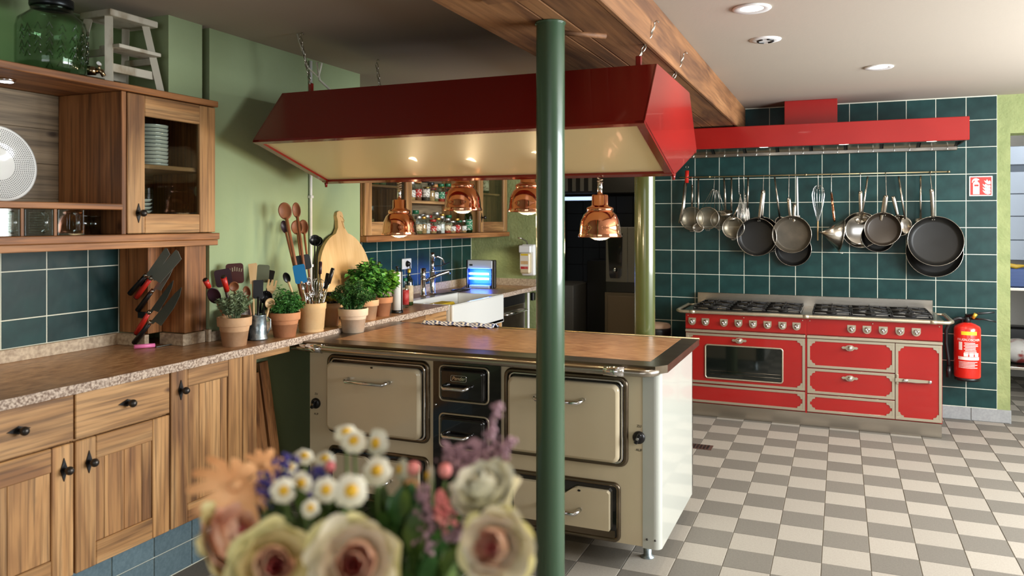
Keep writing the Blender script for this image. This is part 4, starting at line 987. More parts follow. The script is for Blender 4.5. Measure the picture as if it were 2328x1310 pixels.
FILL = [mat('spice_' + n, a, .8, col2=b, vs=60) for n, a, b in (('paprika', (150, 40, 24), (176, 66, 34)), ('herb', (86, 92, 50), (120, 116, 66)), ('pepper', (46, 38, 32), (86, 70, 54)), ('seed', (160, 120, 70), (190, 150, 96)), ('salt', (216, 214, 206), (230, 228, 220)), ('cinnamon', (110, 66, 38), (140, 88, 52)))]
LIDS = [mat('jar_lid_' + n, a, .35, m_) for n, a, m_ in (('silver', (190, 190, 186), .9), ('green', (24, 96, 60), 0), ('red', (160, 36, 30), 0), ('gold', (180, 140, 70), .8), ('black', (26, 26, 26), 0), ('wood', (176, 120, 66), 0))]
JLAB = [mat('jar_label_' + n, a, .6, col2=b, vs=70, lo=.52, hi=.6) for n, a, b in (('white', (224, 222, 212), (120, 110, 100)), ('green', (40, 120, 80), (200, 210, 190)), ('red', (180, 44, 36), (226, 216, 200)), ('cream', (220, 206, 170), (130, 90, 60)))]
FN = ('paprika-red', 'herb-green', 'pepper-dark', 'seed-brown', 'white', 'cinnamon-brown'); LN = ('silver', 'green', 'red', 'gold', 'black', 'wooden')
def jar(x, y, z, r, h, fi, li, la, label, grp):
    t = thing('spice_jar', label, 'jar', (x, y, z), grp)
    MB().lathe([(0, .002), (r * .92, 0), (r, .005), (r, h * .74), (r * .78, h * .84), (r * .78, h * .88)], (x, y, z), 14).obj('glass', GLASS, t)
    MB().lathe([(0, .004), (r * .93, .004), (r * .93, h * .55), (0, h * .57)], (x, y, z), 12).obj('filling', FILL[fi], t)
    MB().lathe([(0, h), (r * .82, h), (r * .86, h * .97), (r * .86, h * .85), (r * .78, h * .84)], (x, y, z), 14).obj('lid', LIDS[li], t)
    if la is not None: MB().lathe([(r + .0004, h * .18), (r + .0009, h * .18), (r + .0009, h * .55), (r + .0004, h * .55)], (x, y, z), 14).obj('paper_label', JLAB[la], t)
rg = random.Random(11); used = {}
rows = [('bottom board', 1.4125, 4.88, 5.89, 13, (.10, .15), -2.90), ('bottom board, rear row', 1.4125, 4.93, 5.95, 9, (.14, .19), -3.06), ('middle shelf', 1.6605, 4.88, 5.97, 12, (.11, .17), -2.91), ('middle shelf, rear row', 1.6605, 4.90, 5.95, 8, (.12, .17), -3.06), ('upper shelf', 1.8805, 4.90, 5.97, 9, (.08, .12), -2.93)]
ORD = ('first', 'second', 'third', 'fourth', 'fifth', 'sixth', 'seventh', 'eighth', 'ninth', 'tenth', 'eleventh', 'twelfth', 'thirteenth')
for rn, z, ya, yb, n, hh, x in rows:
    for k in range(n):
        y = ya + (yb - ya) * (k + .5) / n; r = min(.036, (yb - ya) / n * .44) * rg.uniform(.82, 1.0); fi, li = rg.randrange(6), rg.randrange(6); la = rg.choice((0, 0, 1, 2, 3, None))
        jar(x + rg.uniform(-.012, .012), y, z, r, rg.uniform(*hh), fi, li, la, '%s jar with %s lid, %s from left on the %s' % (FN[fi], LN[li], ORD[k], rn), 'spice jars on the cabinet ' + rn.split(',')[0])
for k, (y, fi, li) in enumerate(((4.36, 4, 0), (4.45, 1, 0), (4.54, 1, 1), (4.63, 1, 1))):
    jar(-2.93, y, 1.757, .036, .13, fi, li, None, '%s jar, %s from left behind the left glass door' % (FN[fi], ORD[k]), 'jars behind the left glass door')
for k, (y, fi) in enumerate(((4.38, 4), (4.5, 3))):
    jar(-2.95, y, 1.4135, .042, .2, fi, 0, None, 'tall %s jar, %s from left at the bottom of the left glass door' % (FN[fi], ORD[k]), 'jars behind the left glass door')
for k, (y, m_, lb) in enumerate(((6.10, BLKE, JLAB[0]), (6.24, GLASSG, mat('yellow_oil_label', (206, 196, 60), .5)), (6.37, GLASSG, JLAB[3]))):
    bottle(Vector((-2.95, y, 1.757)), .04, .25, .014, ['dark bottle with white label behind the right glass door', 'green oil bottle with yellow label behind the right glass door', 'green bottle with cream label behind the right glass door'][k], m_, lb, BLKP, (.1, .5), grp='bottles in the spice cabinet')
bottle(Vector((-2.90, 5.94, 1.413)), .034, .22, .012, 'green glass bottle with yellow cap at the right end of the spice shelf', GLASSG, JLAB[1], mat('yellow_cap', (216, 190, 50), .4), (.1, .5), grp='bottles in the spice cabinet')
# ================================================================== old enamelled stove island
IX0, IX1, IY0, IY1, IZ = -2.53, -.68, 3.265, 4.13, .895
BF, BR, BZ = 3.31, -.705, .11              # body front, body right side, body bottom
st = thing('stove_island', 'long old ivory enamelled stove with granite top and chrome rail', 'stove', (-1.6, 3.7, 0))
MB().box(-2.525, BR - .055, BF, 4.08, BZ, .858).obj('body', ENAM, st)
# rounded right corner column and white side
prof = [(BR - .079, BF - .002), (BR - .03, BF - .004)] + [(BR - .03 + .03 * math.sin(R(a)), BF + .026 - .03 * math.cos(R(a))) for a in range(0, 91, 15)] + [(BR, 4.06), (BR - .079, 4.06)]
MB().prism(prof, 'z', BZ - .005, .86, sm=False).obj('side_panel', ENAMW, st)
MB().box(BR - .079, BR + .0006, 4.062, 4.08, BZ - .005, .86).obj('rear_edge', BLKE, st)
for z in (.145,):
    for x, y in ((BR - .06, BF - .004), (BR - .025, BF - .002)): MB().sphere((x, y, z), .005, 10, 6).obj('screw', KNOBM, st)
for x, y in ((-.80, 3.47), (-.80, 3.98), (-2.42, 3.47), (-2.42, 3.98)):
    MB().lathe([(.03, 0), (.03, .004), (.018, .01), (.022, BZ)], (x, y, 0), 12).obj('foot', ZINC, st)
# top: granite slab framed by a steel band
MB().box(IX0 + .11, IX1 - .085, IY0 + .115, IY1 - .03, .868, IZ + .0005, .002).obj('granite_top', GRAN_X, st)
b = MB(); ch = .04
out = [(IX0, IY0), (IX1 - ch, IY0), (IX1, IY0 + ch + .02), (IX1, IY1), (IX0, IY1)]
inn = [(IX0 + .112, IY0 + .117), (IX1 - .087, IY0 + .117), (IX1 - .087, IY0 + .117), (IX1 - .087, IY1 - .032), (IX0 + .112, IY1 - .032)]
n = 5
V = [(x, y, IZ) for x, y in out] + [(x, y, IZ) for x, y in inn] + [(x + (.012 if 0 else 0), y, .862) for x, y in out] + [(x, y, .866) for x, y in inn]
F = []
for i in range(n):
    j = (i + 1) % n
    F += [[i, j, n + j, n + i], [i, 2 * n + i, 2 * n + j, j], [n + i, n + j, 3 * n + j, 3 * n + i], [2 * n + i, 3 * n + i, 3 * n + j, 2 * n + j]]
b.add(V, F).obj('steel_frame', STEELD, st)
MB().box(IX0 + .02, IX1 - .03, IY0 + .02, BF + .2, .858, .864).obj('under_plate', STEELD, st)
MB().cyl((IX0 + .3, IY1 + .006, IZ - .002), (IX1, IY1 + .006, IZ - .002), .006, 8).obj('rear_bead', BRASSM, st)
# chrome rail on the front
ry, rz_, rr = IY0 - .028, .868, .0165
rp = [(-2.575, ry, rz_), (-2.5, ry, rz_), (-.78, ry, rz_)] + [(-.78 + .06 * math.sin(R(a)), ry + .06 - .06 * math.cos(R(a)), rz_) for a in range(15, 91, 15)]
rail = MB().tube(rp, rr, 16).obj('rail', STEEL, st)
for x in (-2.44, -.89):
    child(MB().cyl((x - .045, ry, rz_), (x + .045, ry, rz_), rr + .005, 18).box(x - .03, x + .03, ry, IY0 + .02, rz_ - .008, rz_ + .018, .003), 'rail_clamp', CHROME, rail)
# oven doors, drawers, black firebox column
def bar_handle(parent, x0, x1, y, z, r=.009, out_=.045):
    m = MB().tube([(x0, y, z + .006), (x0, y - out_ * .75, z + .006), (x0 + .012, y - out_, z), (x1 - .012, y - out_, z), (x1, y - out_ * .75, z + .006), (x1, y, z + .006)], [r * 1.1, r * 1.1, r, r, r * 1.1, r * 1.1], 12)
    child(m, 'handle', CHROME, parent)
def soft_panel(x0, x1, y0, y1, z0, z1, r, m, name, root):
    """pillow-edged enamel panel facing -y"""
    o = rrect(x0, x1, z0, z1, r, 5); i = rrect(x0 + .014, x1 - .014, z0 + .014, z1 - .014, max(.004, r - .008), 5)
    n = len(o); b = MB()
    md = rrect(x0 + .004, x1 - .004, z0 + .004, z1 - .004, max(.006, r - .003), 5)
    V = [(p[0], y1, p[1]) for p in o] + [(p[0], y0 + .012, p[1]) for p in o] + [(p[0], y0 + .004, p[1]) for p in md] + [(p[0], y0, p[1]) for p in i]
    F = []
    for k in range(3):
        for q in range(n):
            l = (q + 1) % n; F.append([k * n + q, k * n + l, (k + 1) * n + l, (k + 1) * n + q])
    b.add(V, F, sm=True); b.add([(p[0], y0, p[1]) for p in i], [list(range(n))]); return b.obj(name, m, root)
def bead(x0, x1, z0, z1, r, y, w, m, parent, name='bead_frame'):
    child(MB().tube([(p[0], y, p[1]) for p in rrect(x0, x1, z0, z1, r, 5)], w, 8, closed=True), name, m, parent)
d1 = soft_panel(-2.405, -1.862, BF - .034, BF - .004, .452, .795, .03, ENAM, 'oven_door', st)
bead(-2.402, -1.83, .446, .824, .03, BF - .004, .011, STEELD, d1); bead(-2.385, -1.845, .455, .812, .025, BF - .012, .005, CHROME, d1)
child(MB().box(-2.39, -1.845, BF - .006, BF - .001, .455, .815), 'shadow_gap', BLKE, d1)
bar_handle(d1, -2.265, -2.03, BF - .034, .715)
d2 = soft_panel(-1.405, -.882, BF - .034, BF - .004, .46, .80, .03, ENAM, 'oven_door', st)
bead(-1.42, -.857, .452, .826, .03, BF - .004, .011, STEELD, d2); bead(-1.40, -.872, .461, .815, .025, BF - .012, .005, CHROME, d2)
child(MB().box(-1.41, -.872, BF - .006, BF - .001, .458, .816), 'shadow_gap', BLKE, d2)
bar_handle(d2, -1.26, -1.042, BF - .034, .718)
# lower drawers with a scooped top edge
def scoop(x0, x1, z0, z1, name):
    xm = (x0 + x1) / 2; pr = [(x0, z0), (x1, z0), (x1, z1 - .01), (x1 - .01, z1), (xm + .075, z1)] + [(xm + .075 - .012 * k - .0, z1 - .035 * (1 - math.cos(k * math.pi / 6)) / 2 * 1.0) for k in range(1, 7)] + [(xm - .075 + .012 * (6 - k), z1 - .035 * (1 - math.cos((6 - k) * math.pi / 6)) / 2) for k in range(0, 7)] + [(x0 + .01, z1), (x0, z1 - .01)]
    return MB().prism(pr, 'y', BF - .034, BF - .006).obj(name, ENAM, st)
for x0, x1 in ((-1.37, -.925), (-2.36, -1.87)):
    d = scoop(x0, x1, .165, .335, 'drawer')
    bead(x0 - .035, x1 + .035, .12, .362, .022, BF - .003, .010, STEELD, d)
    child(MB().box(x0 - .028, x1 + .028, BF - .005, BF - .001, .125, .355), 'shadow_gap', BLKE, d)
    child(MB().box(x0 - .02, x1 + .02, BF - .007, BF - .004, .112, .16), 'worn_sill', STEELD, d)
    bar_handle(d, (x0 + x1) / 2 - .09, (x0 + x1) / 2 + .09, BF - .034, .235)
bc = MB().box(-1.80, -1.447, BF - .008, BF - .001, .115, .842).obj('firebox_column', BLKE, st)
for z0, z1, nm in ((.657, .823, 'stoking_door'), (.435, .594, 'ash_door')):
    d = soft_panel(-1.752, -1.517, BF - .04, BF - .009, z0 + .008, z1 - .008, .02, BLKE, nm, st)
    bead(-1.762, -1.507, z0, z1, .022, BF - .012, .0055, TRIMM, d)
    bar_handle(d, -1.72, -1.59, BF - .04, (z0 + z1) / 2 - .012, .0085, .04)
    if nm == 'stoking_door':
        pl = child(MB().prism(rrect(-1.687, -1.607, .757, .785, .006), 'y', BF - .0425, BF - .0395), 'maker_badge', BLKE, d)
        bead(-1.687, -1.607, .757, .785, .006, BF - .0425, .0012, CHROME, d, 'badge_rim')
cu = bpy.data.curves.new('badge_lettering', 'FONT'); cu.body = 'Pender'; cu.size = .024; cu.extrude = .0006; cu.align_x = 'CENTER'; cu.shear = .3
tx = bpy.data.objects.new('badge_lettering', cu); COL.objects.link(tx)
dg = bpy.context.evaluated_depsgraph_get(); me = bpy.data.meshes.new_from_object(tx.evaluated_get(dg)); bpy.data.objects.remove(tx)
me.materials.clear(); me.materials.append(CHROME); tx = bpy.data.objects.new('badge_lettering', me); COL.objects.link(tx)
tx.parent = [o for o in st.children if o.name.startswith('stoking_door')][0]; tx.location = (-1.647 + 1.6, BF - .0432 - 3.7, .764); tx.rotation_euler = (R(90), 0, 0)
for x, z in ((-1.785, .632), (-1.785, .14), (-1.46, .14)): MB().sphere((x, BF - .01, z), .006, 10, 6).obj('rivet', CHROME, st)
# damper knobs marked ZU / AUF
def damper(x, z, txt=True):
    k = MB().lathe([(0, 0), (.027, 0), (.027, -.008), (.02, -.014), (0, -.014)], (x, BF - .001, z), 20, 'y').box(x - .008, x + .008, BF - .034, BF - .013, z - .024, z + .024, .003, T=Matrix.Translation((x, 0, z)) @ Matrix.Rotation(R(25), 4, 'Y') @ Matrix.Translation((-x, 0, -z))).obj('damper_knob', BLKP, st)
    child(MB().cyl((x, BF - .036, z), (x, BF - .033, z), .006, 10), 'knob_pin', CHROME, k)
    for s_, dz in (('ZU', .048), ('AUF', -.055)):
        cu = bpy.data.curves.new('lettering', 'FONT'); cu.body = s_; cu.size = .015; cu.align_x = 'CENTER'; cu.extrude = .0003
        tx = bpy.data.objects.new('lettering', cu); COL.objects.link(tx); dg = bpy.context.evaluated_depsgraph_get()
        me = bpy.data.meshes.new_from_object(tx.evaluated_get(dg)); bpy.data.objects.remove(tx); me.materials.clear(); me.materials.append(BLKP)
        tx = bpy.data.objects.new('lettering', me); COL.objects.link(tx); tx.parent = st; tx.location = (x + 1.6, BF - .0008 - 3.7, z + dz - .005); tx.rotation_euler = (R(90), 0, 0)
damper(-.80, .578); damper(-2.485, .573)
for x, z in ((-2.13, .786), (-1.14, .79), (-1.06, .325)): MB().sphere((x, BF - .0345, z), (.008, .001, .005), 8, 4).obj('enamel_chip', BLKE, st)
# checked tea towel lying on the rear edge
CHK = bpy.data.materials.new('blue_white_check'); CHK.use_nodes = True
_n = CHK.node_tree.nodes; _k = _n.new('ShaderNodeTexChecker'); _k.inputs['Scale'].default_value = 70; _k.inputs[1].default_value = lin((232, 232, 232)); _k.inputs[2].default_value = lin((70, 84, 130))
_t = _n.new('ShaderNodeTexCoord'); CHK.node_tree.links.new(_t.outputs['Object'], _k.inputs[0]); CHK.node_tree.links.new(_k.outputs[0], _n['Principled BSDF'].inputs['Base Color']); _n['Principled BSDF'].inputs['Roughness'].default_value = .9
p0, p1 = ZP(972, 735, IZ), ZP(1130, 745, IZ)
V = []; F = []; NX, NY = 24, 6
for j in range(NY + 1):
    for i in range(NX + 1):
        f = i / NX; x = p0.x + (p1.x - p0.x) * f; y = IY1 - .075 + .09 * j / NY
        V.append((x, y, IZ + .004 + (.0035 * math.sin(i * 1.3 + j) + .0035) + (.012 if 2 <= j <= 4 else 0)))
for j in range(NY):
    for i in range(NX): a = j * (NX + 1) + i; F.append([a, a + 1, a + NX + 2, a + NX + 1])
tag(MB().add(V, F, sm=True).obj('tea_towel', CHK, off=((p0.x + p1.x) / 2, IY1, IZ), solid=.004), 'blue and white checked tea towel folded on the rear stove edge', 'towel')
# ================================================================== red hood above the island
HX0, HX1 = -2.6, -.70
sec = {'A': (3.19, 2.156), 'B': (2.975, 1.898), 'C': (3.55, 1.725), 'D': (4.145, 1.882), 'E': (3.935, 2.15)}
hd = thing('island_hood', 'large dark red extractor hood hanging over the stove', 'hood', (-1.65, 3.55, 1.72))
def lerp2(p, q, f): return (p[0] + (q[0] - p[0]) * f, p[1] + (q[1] - p[1]) * f)
A, B_, C_, D_, E_ = (sec[k] for k in 'ABCDE')
def slab(p, q, x0, x1, th, name, m, nrm):
    n = Vector((0, -(q[1] - p[1]), q[0] - p[0])).normalized() * th * nrm
    return MB().prism([p, q, (q[0] + n.y, q[1] + n.z), (p[0] + n.y, p[1] + n.z)], 'x', x0, x1).obj(name, m, hd)
slab(A, E_, HX0, HX1, .006, 'top_panel', REDH, -1); slab(B_, A, HX0, HX1, .006, 'front_panel', REDH, -1); slab(E_, D_, HX0, HX1, .006, 'rear_panel', REDH, -1)
for x0, x1 in ((HX0 - .004, HX0 + .004), (HX1 - .004, HX1 + .004)): MB().prism([A, B_, C_, D_, E_], 'x', x0, x1).obj('end_panel', REDH, hd)
for p, q in ((B_, C_), (D_, C_)):
    i0, i1 = lerp2(p, q, .035), lerp2(p, q, .955)
    n = 1 if q[0] > p[0] else -1
    slab(i0, i1, HX0 + .03, HX1 - .03, .004, 'lining_panel', CREAM, n)
    for a, b in ((0, .045), (.945, 1)):      # rims that frame the lining
        s0, s1 = lerp2(p, q, a), lerp2(p, q, b); mid = lerp2(s0, s1, .5)
        slab(s0, s1, HX0 - .002, HX1 + .002, .012, 'rim', REDH, -n)
    for x0, x1 in ((HX0, HX0 + .034), (HX1 - .034, HX1)): slab(p, q, x0, x1, .0105, 'rim', REDH, -n)
for x in (HX0, HX1): MB().cyl((x, C_[0], C_[1] - .002), (x, C_[0], C_[1] - .03), .011, 10, .006).obj('drip_nozzle', REDH, hd)
for x in (-2.45, -.78):
    for y in (3.22, 3.88): MB().box(x - .012, x + .012, y - .008, y + .008, 2.152, 2.20, .003).obj('lug', REDH, hd)
def chain(x0, y0, z0, x1, y1, z1, label):
    t = thing('hanging_chain', label, 'chain', (x0, y0, z0), 'chains carrying the red hood')
    a, b = Vector((x0, y0, z0)), Vector((x1, y1, z1)); L = (b - a).length; n = max(3, round(L / .03)); d = (b - a) / n; m = MB()
    for k in range(n):
        c = a + d * (k + .5); w = Vector((1, 0, 0)) if k % 2 else Vector((0, 1, 0)); u = d.normalized()
        m.tube([c + u * (d.length * .62 * math.cos(q)) + w * (.008 * math.sin(q)) for q in [i * math.pi / 5 for i in range(10)]], .0024, 6, closed=True)
    m.obj('links', STEEL, t)
    MB().tube([b, b + Vector((0, 0, .015)), b + Vector((.01, 0, .024)), b + Vector((.018, 0, .015))], .003, 6).obj('hook', STEEL, t)
chain(-.78, 3.22, 2.19, -.725, 3.27, 2.33, 'steel chain from beam to the front right hood corner')
chain(-.78, 3.88, 2.19, -.725, 3.93, 2.33, 'steel chain from beam to the rear right hood corner')
chain(-2.45, 3.22, 2.19, -2.5, 3.2, 2.43, 'steel chain from ceiling to the front left hood corner, beside the cable')
chain(-2.45, 3.88, 2.19, -2.5, 3.9, 2.43, 'thin dark chain from ceiling to the rear left hood corner')
tag(MB().tube([(-2.52, 3.2, 2.45), (-2.5, 3.21, 2.38), (-2.47, 3.22, 2.28), (-2.41, 3.23, 2.23), (-2.40, 3.24, 2.30), (-2.43, 3.24, 2.31), (-2.42, 3.25, 2.22), (-2.36, 3.26, 2.165)], .006, 8).obj('hood_cable', mat('grey_cable', (190, 188, 170), .6), off=(-2.45, 3.22, 2.3)), 'pale cable looping down to the left end of the hood', 'cable')
# ================================================================== copper heat lamps
def heat_lamp(u, v, d, ztop, label, first=[None]):
    c = DP(u, v, d)                                    # centre of the rim
    t = thing('heat_lamp', label, 'lamp', tuple(c), 'copper heat lamps under the hood')
    r = .102; ztop = C_[1] + (c.y - C_[0]) * ((D_[1] - C_[1]) / (D_[0] - C_[0])) - .014; zr = max(.2, min(.26, ztop - c.z))
    MB().lathe([(r, 0), (r + .002, .003), (r * .95, .02), (r * .93, .045), (r * .88, .075), (r * .75, .105), (r * .58, .122), (r * .55, .124)], c, 40).obj('shade', COPPER, t)
    MB().lathe([(r * .57, .118), (r * .62, .124), (r * .62, .136), (r * .57, .141), (r * .46, .144), (r * .42, .148), (r * .385, .152), (r * .375, .195), (r * .35, .199), (0, .199)], c, 32).obj('socket_cap', COPPER, t)
    MB().lathe([(0, -.016), (r * .25, -.013), (r * .48, -.002), (r * .52, .02), (r * .3, .07), (r * .2, .1)], c, 24).obj('bulb', BULBG, t)
    if zr > .205: MB().lathe([(0, zr), (.009, zr), (.012, zr - .004), (.013, .199), (0, .199)], c, 12).obj('strain_relief', CHROME, t)
    z0 = c.z + zr - .004; L = ztop - z0
    if L > .015:
        n = max(30, int(L / .0011)); tn = L / .0135
        MB().tube([(c.x + .011 * math.cos(2 * math.pi * tn * k / n), c.y + .011 * math.sin(2 * math.pi * tn * k / n), z0 + L * k / n) for k in range(n + 1)], .0034, 6).obj('coiled_cord', mat('coil_cord', (176, 150, 120), .35, .4) if not first[0] else first[0], t)
        first[0] = bpy.data.materials['coil_cord']
    point('added_hood_fill', (c.x, c.y, c.z - .05), 4.5, (1, .74, .42), .03)  # added warm light below the non-glowing bulb, brightens hood lining and stove top
heat_lamp(908, 534, 4.43, 1.775, 'copper heat lamp furthest left, in front of the spice jars')
heat_lamp(1052, 479, 4.12, 1.83, 'copper heat lamp second from left, raised against the hood')
heat_lamp(1200, 482, 3.95, 1.82, 'copper heat lamp half hidden by the green post')
heat_lamp(1364, 539, 3.68, 1.725, 'copper heat lamp furthest right, before the dark doorway')
# ================================================================== red range cooker
RX0, RX1, RXM, RF, RB = -1.115, .648, -.235, 6.13, 6.795
rg_ = thing('range_cooker', 'wide red enamel range cooker with nickel trim', 'cooker', (-.235, 6.45, 0))
MB().box(RX0 + .01, RX1 - .002, RF + .02, RB - .01, 0, .102, .003).obj('plinth', STEEL, rg_)
for a, b in ((RX0, RXM - .004), (RXM + .004, RX1)): MB().box(a, b, RF + .012, RB, .103, .80).obj('body', REDM, rg_)
MB().box(RXM - .006, RXM + .006, RF - .001, RF + .02, .10, .79).obj('joint_strip', REDM, rg_)
# hob
MB().box(RX0 - .01, RX1 + .01, RF - .01, RB, .80, .822, .004).obj('hob_plate', STEEL, rg_)
MB().box(RX0 - .01, RX1, RB - .045, RB - .015, .82, .905, .002).obj('splash_guard', STEEL, rg_)
for a, b in ((RX0 + .05, RXM - .04), (RXM + .04, RX1 - .05)):
    MB().box(a, b, RF + .06, RB - .08, .822, .828, .002).obj('burner_tray', BLKE, rg_)
    for i in range(3):
        for j in range(2):
            cx_, cy_ = a + (b - a) * (i + .5) / 3, RF + .18 + j * .26
            MB().lathe([(0, .84), (.032, .84), (.04, .836), (.04, .828)], (cx_, cy_, 0), 16).obj('burner', IRON, rg_)
            g = MB(); hw, hh = (b - a) / 6 - .006, .122
            for q0, q1 in (((-hw, -hh), (hw, -hh)), ((hw, -hh), (hw, hh)), ((hw, hh), (-hw, hh)), ((-hw, hh), (-hw, -hh))):
                g.tube([(cx_ + q0[0], cy_ + q0[1], .843), (cx_ + q1[0], cy_ + q1[1], .843)], .0055, 6)
            for dx, dy in ((1, 0), (-1, 0), (0, 1), (0, -1)):
                g.tube([(cx_ + dx * hw, cy_ + dy * hh, .843), (cx_ + dx * .028, cy_ + dy * .028, .851)], .005, 6)
                g.tube([(cx_ + dx * hw * .6, cy_ + dy * hh * .6, .846), (cx_ + dx * hw * .56, cy_ + dy * hh * .56, .862)], .004, 6)
            for dx in (-1, 1):
                for dy in (-1, 1): g.cyl((cx_ + dx * hw, cy_ + dy * hh, .826), (cx_ + dx * hw, cy_ + dy * hh, .846), .006, 6)
            g.obj('pan_grate', IRON, rg_)
rl = [(RX0 - .06, RB - .2, .815), (RX0 - .06, RF + .0, .815), (RX0 - .03, RF - .045, .812), (RX0 + .0, RF - .05, .812), (RX1 - .0, RF - .05, .812), (RX1 + .03, RF - .045, .812), (RX1 + .06, RF, .815), (RX1 + .06, RB - .2, .815)]
rail = MB().tube(rl, .0125, 12).obj('towel_rail', TRIMM, rg_)
for x, y in ((RX0 - .03, RB - .2), (RX1 + .03, RB - .2)): child(MB().cyl((x - .035, y, .815), (x + .035, y, .815), .009, 8), 'rail_bracket', TRIMM, rail)
for x in (RX0 + .06, RXM, RX1 - .06): child(MB().cyl((x, RF - .05, .812), (x, RF + .0, .812), .008, 8).cyl((x - .02, RF - .05, .812), (x + .02, RF - .05, .812), .0142, 12), 'rail_bracket', TRIMM, rail)
# control panels and knobs
for a, b in ((RX0, RXM - .005), (RXM + .005, RX1)):
    MB().box(a, b, RF - .002, RF + .013, .678, .795, .002).obj('control_panel', REDM, rg_)
    MB().box(a, b, RF - .012, RF + .013, .652, .672, .003).obj('trim_bar', TRIMM, rg_)
    for x in (a + .02, (a + b) / 2, b - .02): MB().sphere((x, RF - .004, .778), .004, 8, 5).obj('rivet', TRIMM, rg_)
def rknob(x, z=.733):
    pr = [(x - .028, z + .028), (x - .028, z)] + [(x + .028 * math.cos(R(a)), z + .028 * math.sin(R(a)) * 1.05) for a in range(190, 351, 20)] + [(x + .028, z), (x + .028, z + .028)]
    k = MB().prism(pr, 'y', RF - .006, RF - .002).obj('knob_plate', TRIMM, rg_)
    child(MB().lathe([(0, -.006), (.02, -.006), (.018, -.016), (.006, -.018), (.006, -.03), (0, -.03)], (x, RF, z), 16, 'y'), 'knob', CHROME, k)
    m = MB()
    for a in (30, 150, 270):
        m.tube([(x, RF - .027, z), (x + .019 * math.cos(R(a)), RF - .027, z + .019 * math.sin(R(a)))], [.006, .0045], 8)
    child(m, 'knob_spokes', CHROME, k)
for u in (1574, 1604, 1646, 1679, 1712, 1745, 1779, 1811, 1936, 1971, 2008, 2046, 2083): rknob(YP(u, 735, RF).x)
# doors and drawers: red field, nickel frame with scalloped corners
def field(name, x0, x1, z0, z1, corners=True, win=None):
    y = RF
    d = MB().box(x0, x1, y, y + .014, z0, z1, .002).obj(name, REDM, rg_)
    w = .018; fr = MB()
    for a, b, c, e in ((x0, x1, z0, z0 + w), (x0, x1, z1 - w, z1)): fr.box(a, b, y - .004, y + .001, c, e, .001)
    for a, b in ((x0, x0 + w), (x1 - w, x1)): fr.box(a, b, y - .004, y + .001, z0 + w, z1 - w, .001)
    child(fr, 'frame', TRIMM, d)
    if corners:
        for sx, sz in ((0, 0), (1, 0), (0, 1), (1, 1)):
            ox, oz = (x1 - w, -1) if sx else (x0 + w, 1), (z1 - w, -1) if sz else (z0 + w, 1)
            px, pz = ox[0], oz[0]; q = ox[1]; s = oz[1]
            pts = [(px, pz), (px + q * .036, pz), (px + q * .034, pz + s * .012)] + [(px + q * (.03 - .018 * math.sin(R(a))), pz + s * (.012 + .018 * (1 - math.cos(R(a))))) for a in (30, 60, 90)] + [(px + q * .012, pz + s * .034), (px, pz + s * .036)]
            if q * s < 0: pts = pts[::-1]
            child(MB().prism(pts, 'y', y - .0035, y + .001), 'corner_plate', TRIMM, d)
    return d
def pull(d, x, z):
    y = RF - .002
    pr = [(x - .055, z), (x - .047, z - .009), (x - .03, z - .008), (x - .018, z - .019), (x, z - .023), (x + .018, z - .019), (x + .03, z - .008), (x + .047, z - .009), (x + .055, z), (x + .047, z + .009), (x + .03, z + .008), (x + .018, z + .017), (x, z + .02), (x - .018, z + .017), (x - .03, z + .008), (x - .047, z + .009)]
    child(MB().prism(pr, 'y', y - .005, y - .0), 'pull_plate', TRIMM, d)
    child(MB().cyl((x, y - .003, z), (x, y - .022, z), .007, 10).sphere((x, y - .028, z), (.017, .012, .017), 14, 10), 'pull_knob', CHROME, d)
ov = field('oven_door', RX0 + .004, RXM - .008, .262, .645)
pull(ov, -.71, .603)
wx0, wx1, wz0, wz1 = YP(1605, 800, RF).x, YP(1778, 800, RF).x, YP(1700, 868, RF).z + .012, YP(1700, 790, RF).z
child(MB().prism(rrect(wx0, wx1, wz0, wz1, .015), 'y', RF - .002, RF + .0), 'window', mat('dark_oven_glass', (16, 20, 17), .06, coat=.5), ov)
child(MB().tube([(p[0], RF - .003, p[1]) for p in rrect(wx0 - .004, wx1 + .004, wz0 - .004, wz1 + .004, .018)], .006, 8, closed=True), 'window_frame', TRIMM, ov)
for zz in (wz0 + .03, wz0 + .055):
    child(MB().cyl((wx0 + .03, RF - .0025, zz), (wx1 - .008, RF - .0025, zz), .0012, 5), 'rack_wire', STEELD, ov)
field('warming_drawer', RX0 + .004, RXM - .008, .112, .252)
dzs = ((.415, .64), (.255, .405), (.108, .246))
XD = YP(2035, 850, RF).x
for z0, z1 in ((.438, .648), (.248, .43), (.112, .24)):
    d = field('drawer', RXM + .008, XD - .002, z0, z1)
    if z0 > .2: pull(d, YP(1932, 800, RF).x, z1 - .052)
d = field('side_door', XD + .002, RX1 - .004, .112, .648)
hz = YP(2080, 866, RF).z; hx = YP(2050, 866, RF).x
child(MB().box(XD + .006, XD + .022, RF - .012, RF - .004, hz - .032, hz + .04, .003), 'latch_plate', TRIMM, d)
child(MB().prism([(XD, hz - .012), (hx + .06, hz - .01), (hx + .09, hz - .012), (hx + .165, hz - .008), (hx + .18, hz - .002), (hx + .18, hz + .006), (hx + .165, hz + .01), (hx + .09, hz + .012), (hx + .06, hz + .012), (XD, hz + .012)], 'y', RF - .018, RF - .010), 'latch_lever', TRIMM, d)
child(MB().sphere((hx + .02, RF - .02, hz), (.02, .01, .013), 12, 8).sphere((hx + .175, RF - .018, hz), (.013, .008, .013), 12, 8), 'latch_boss', CHROME, d)
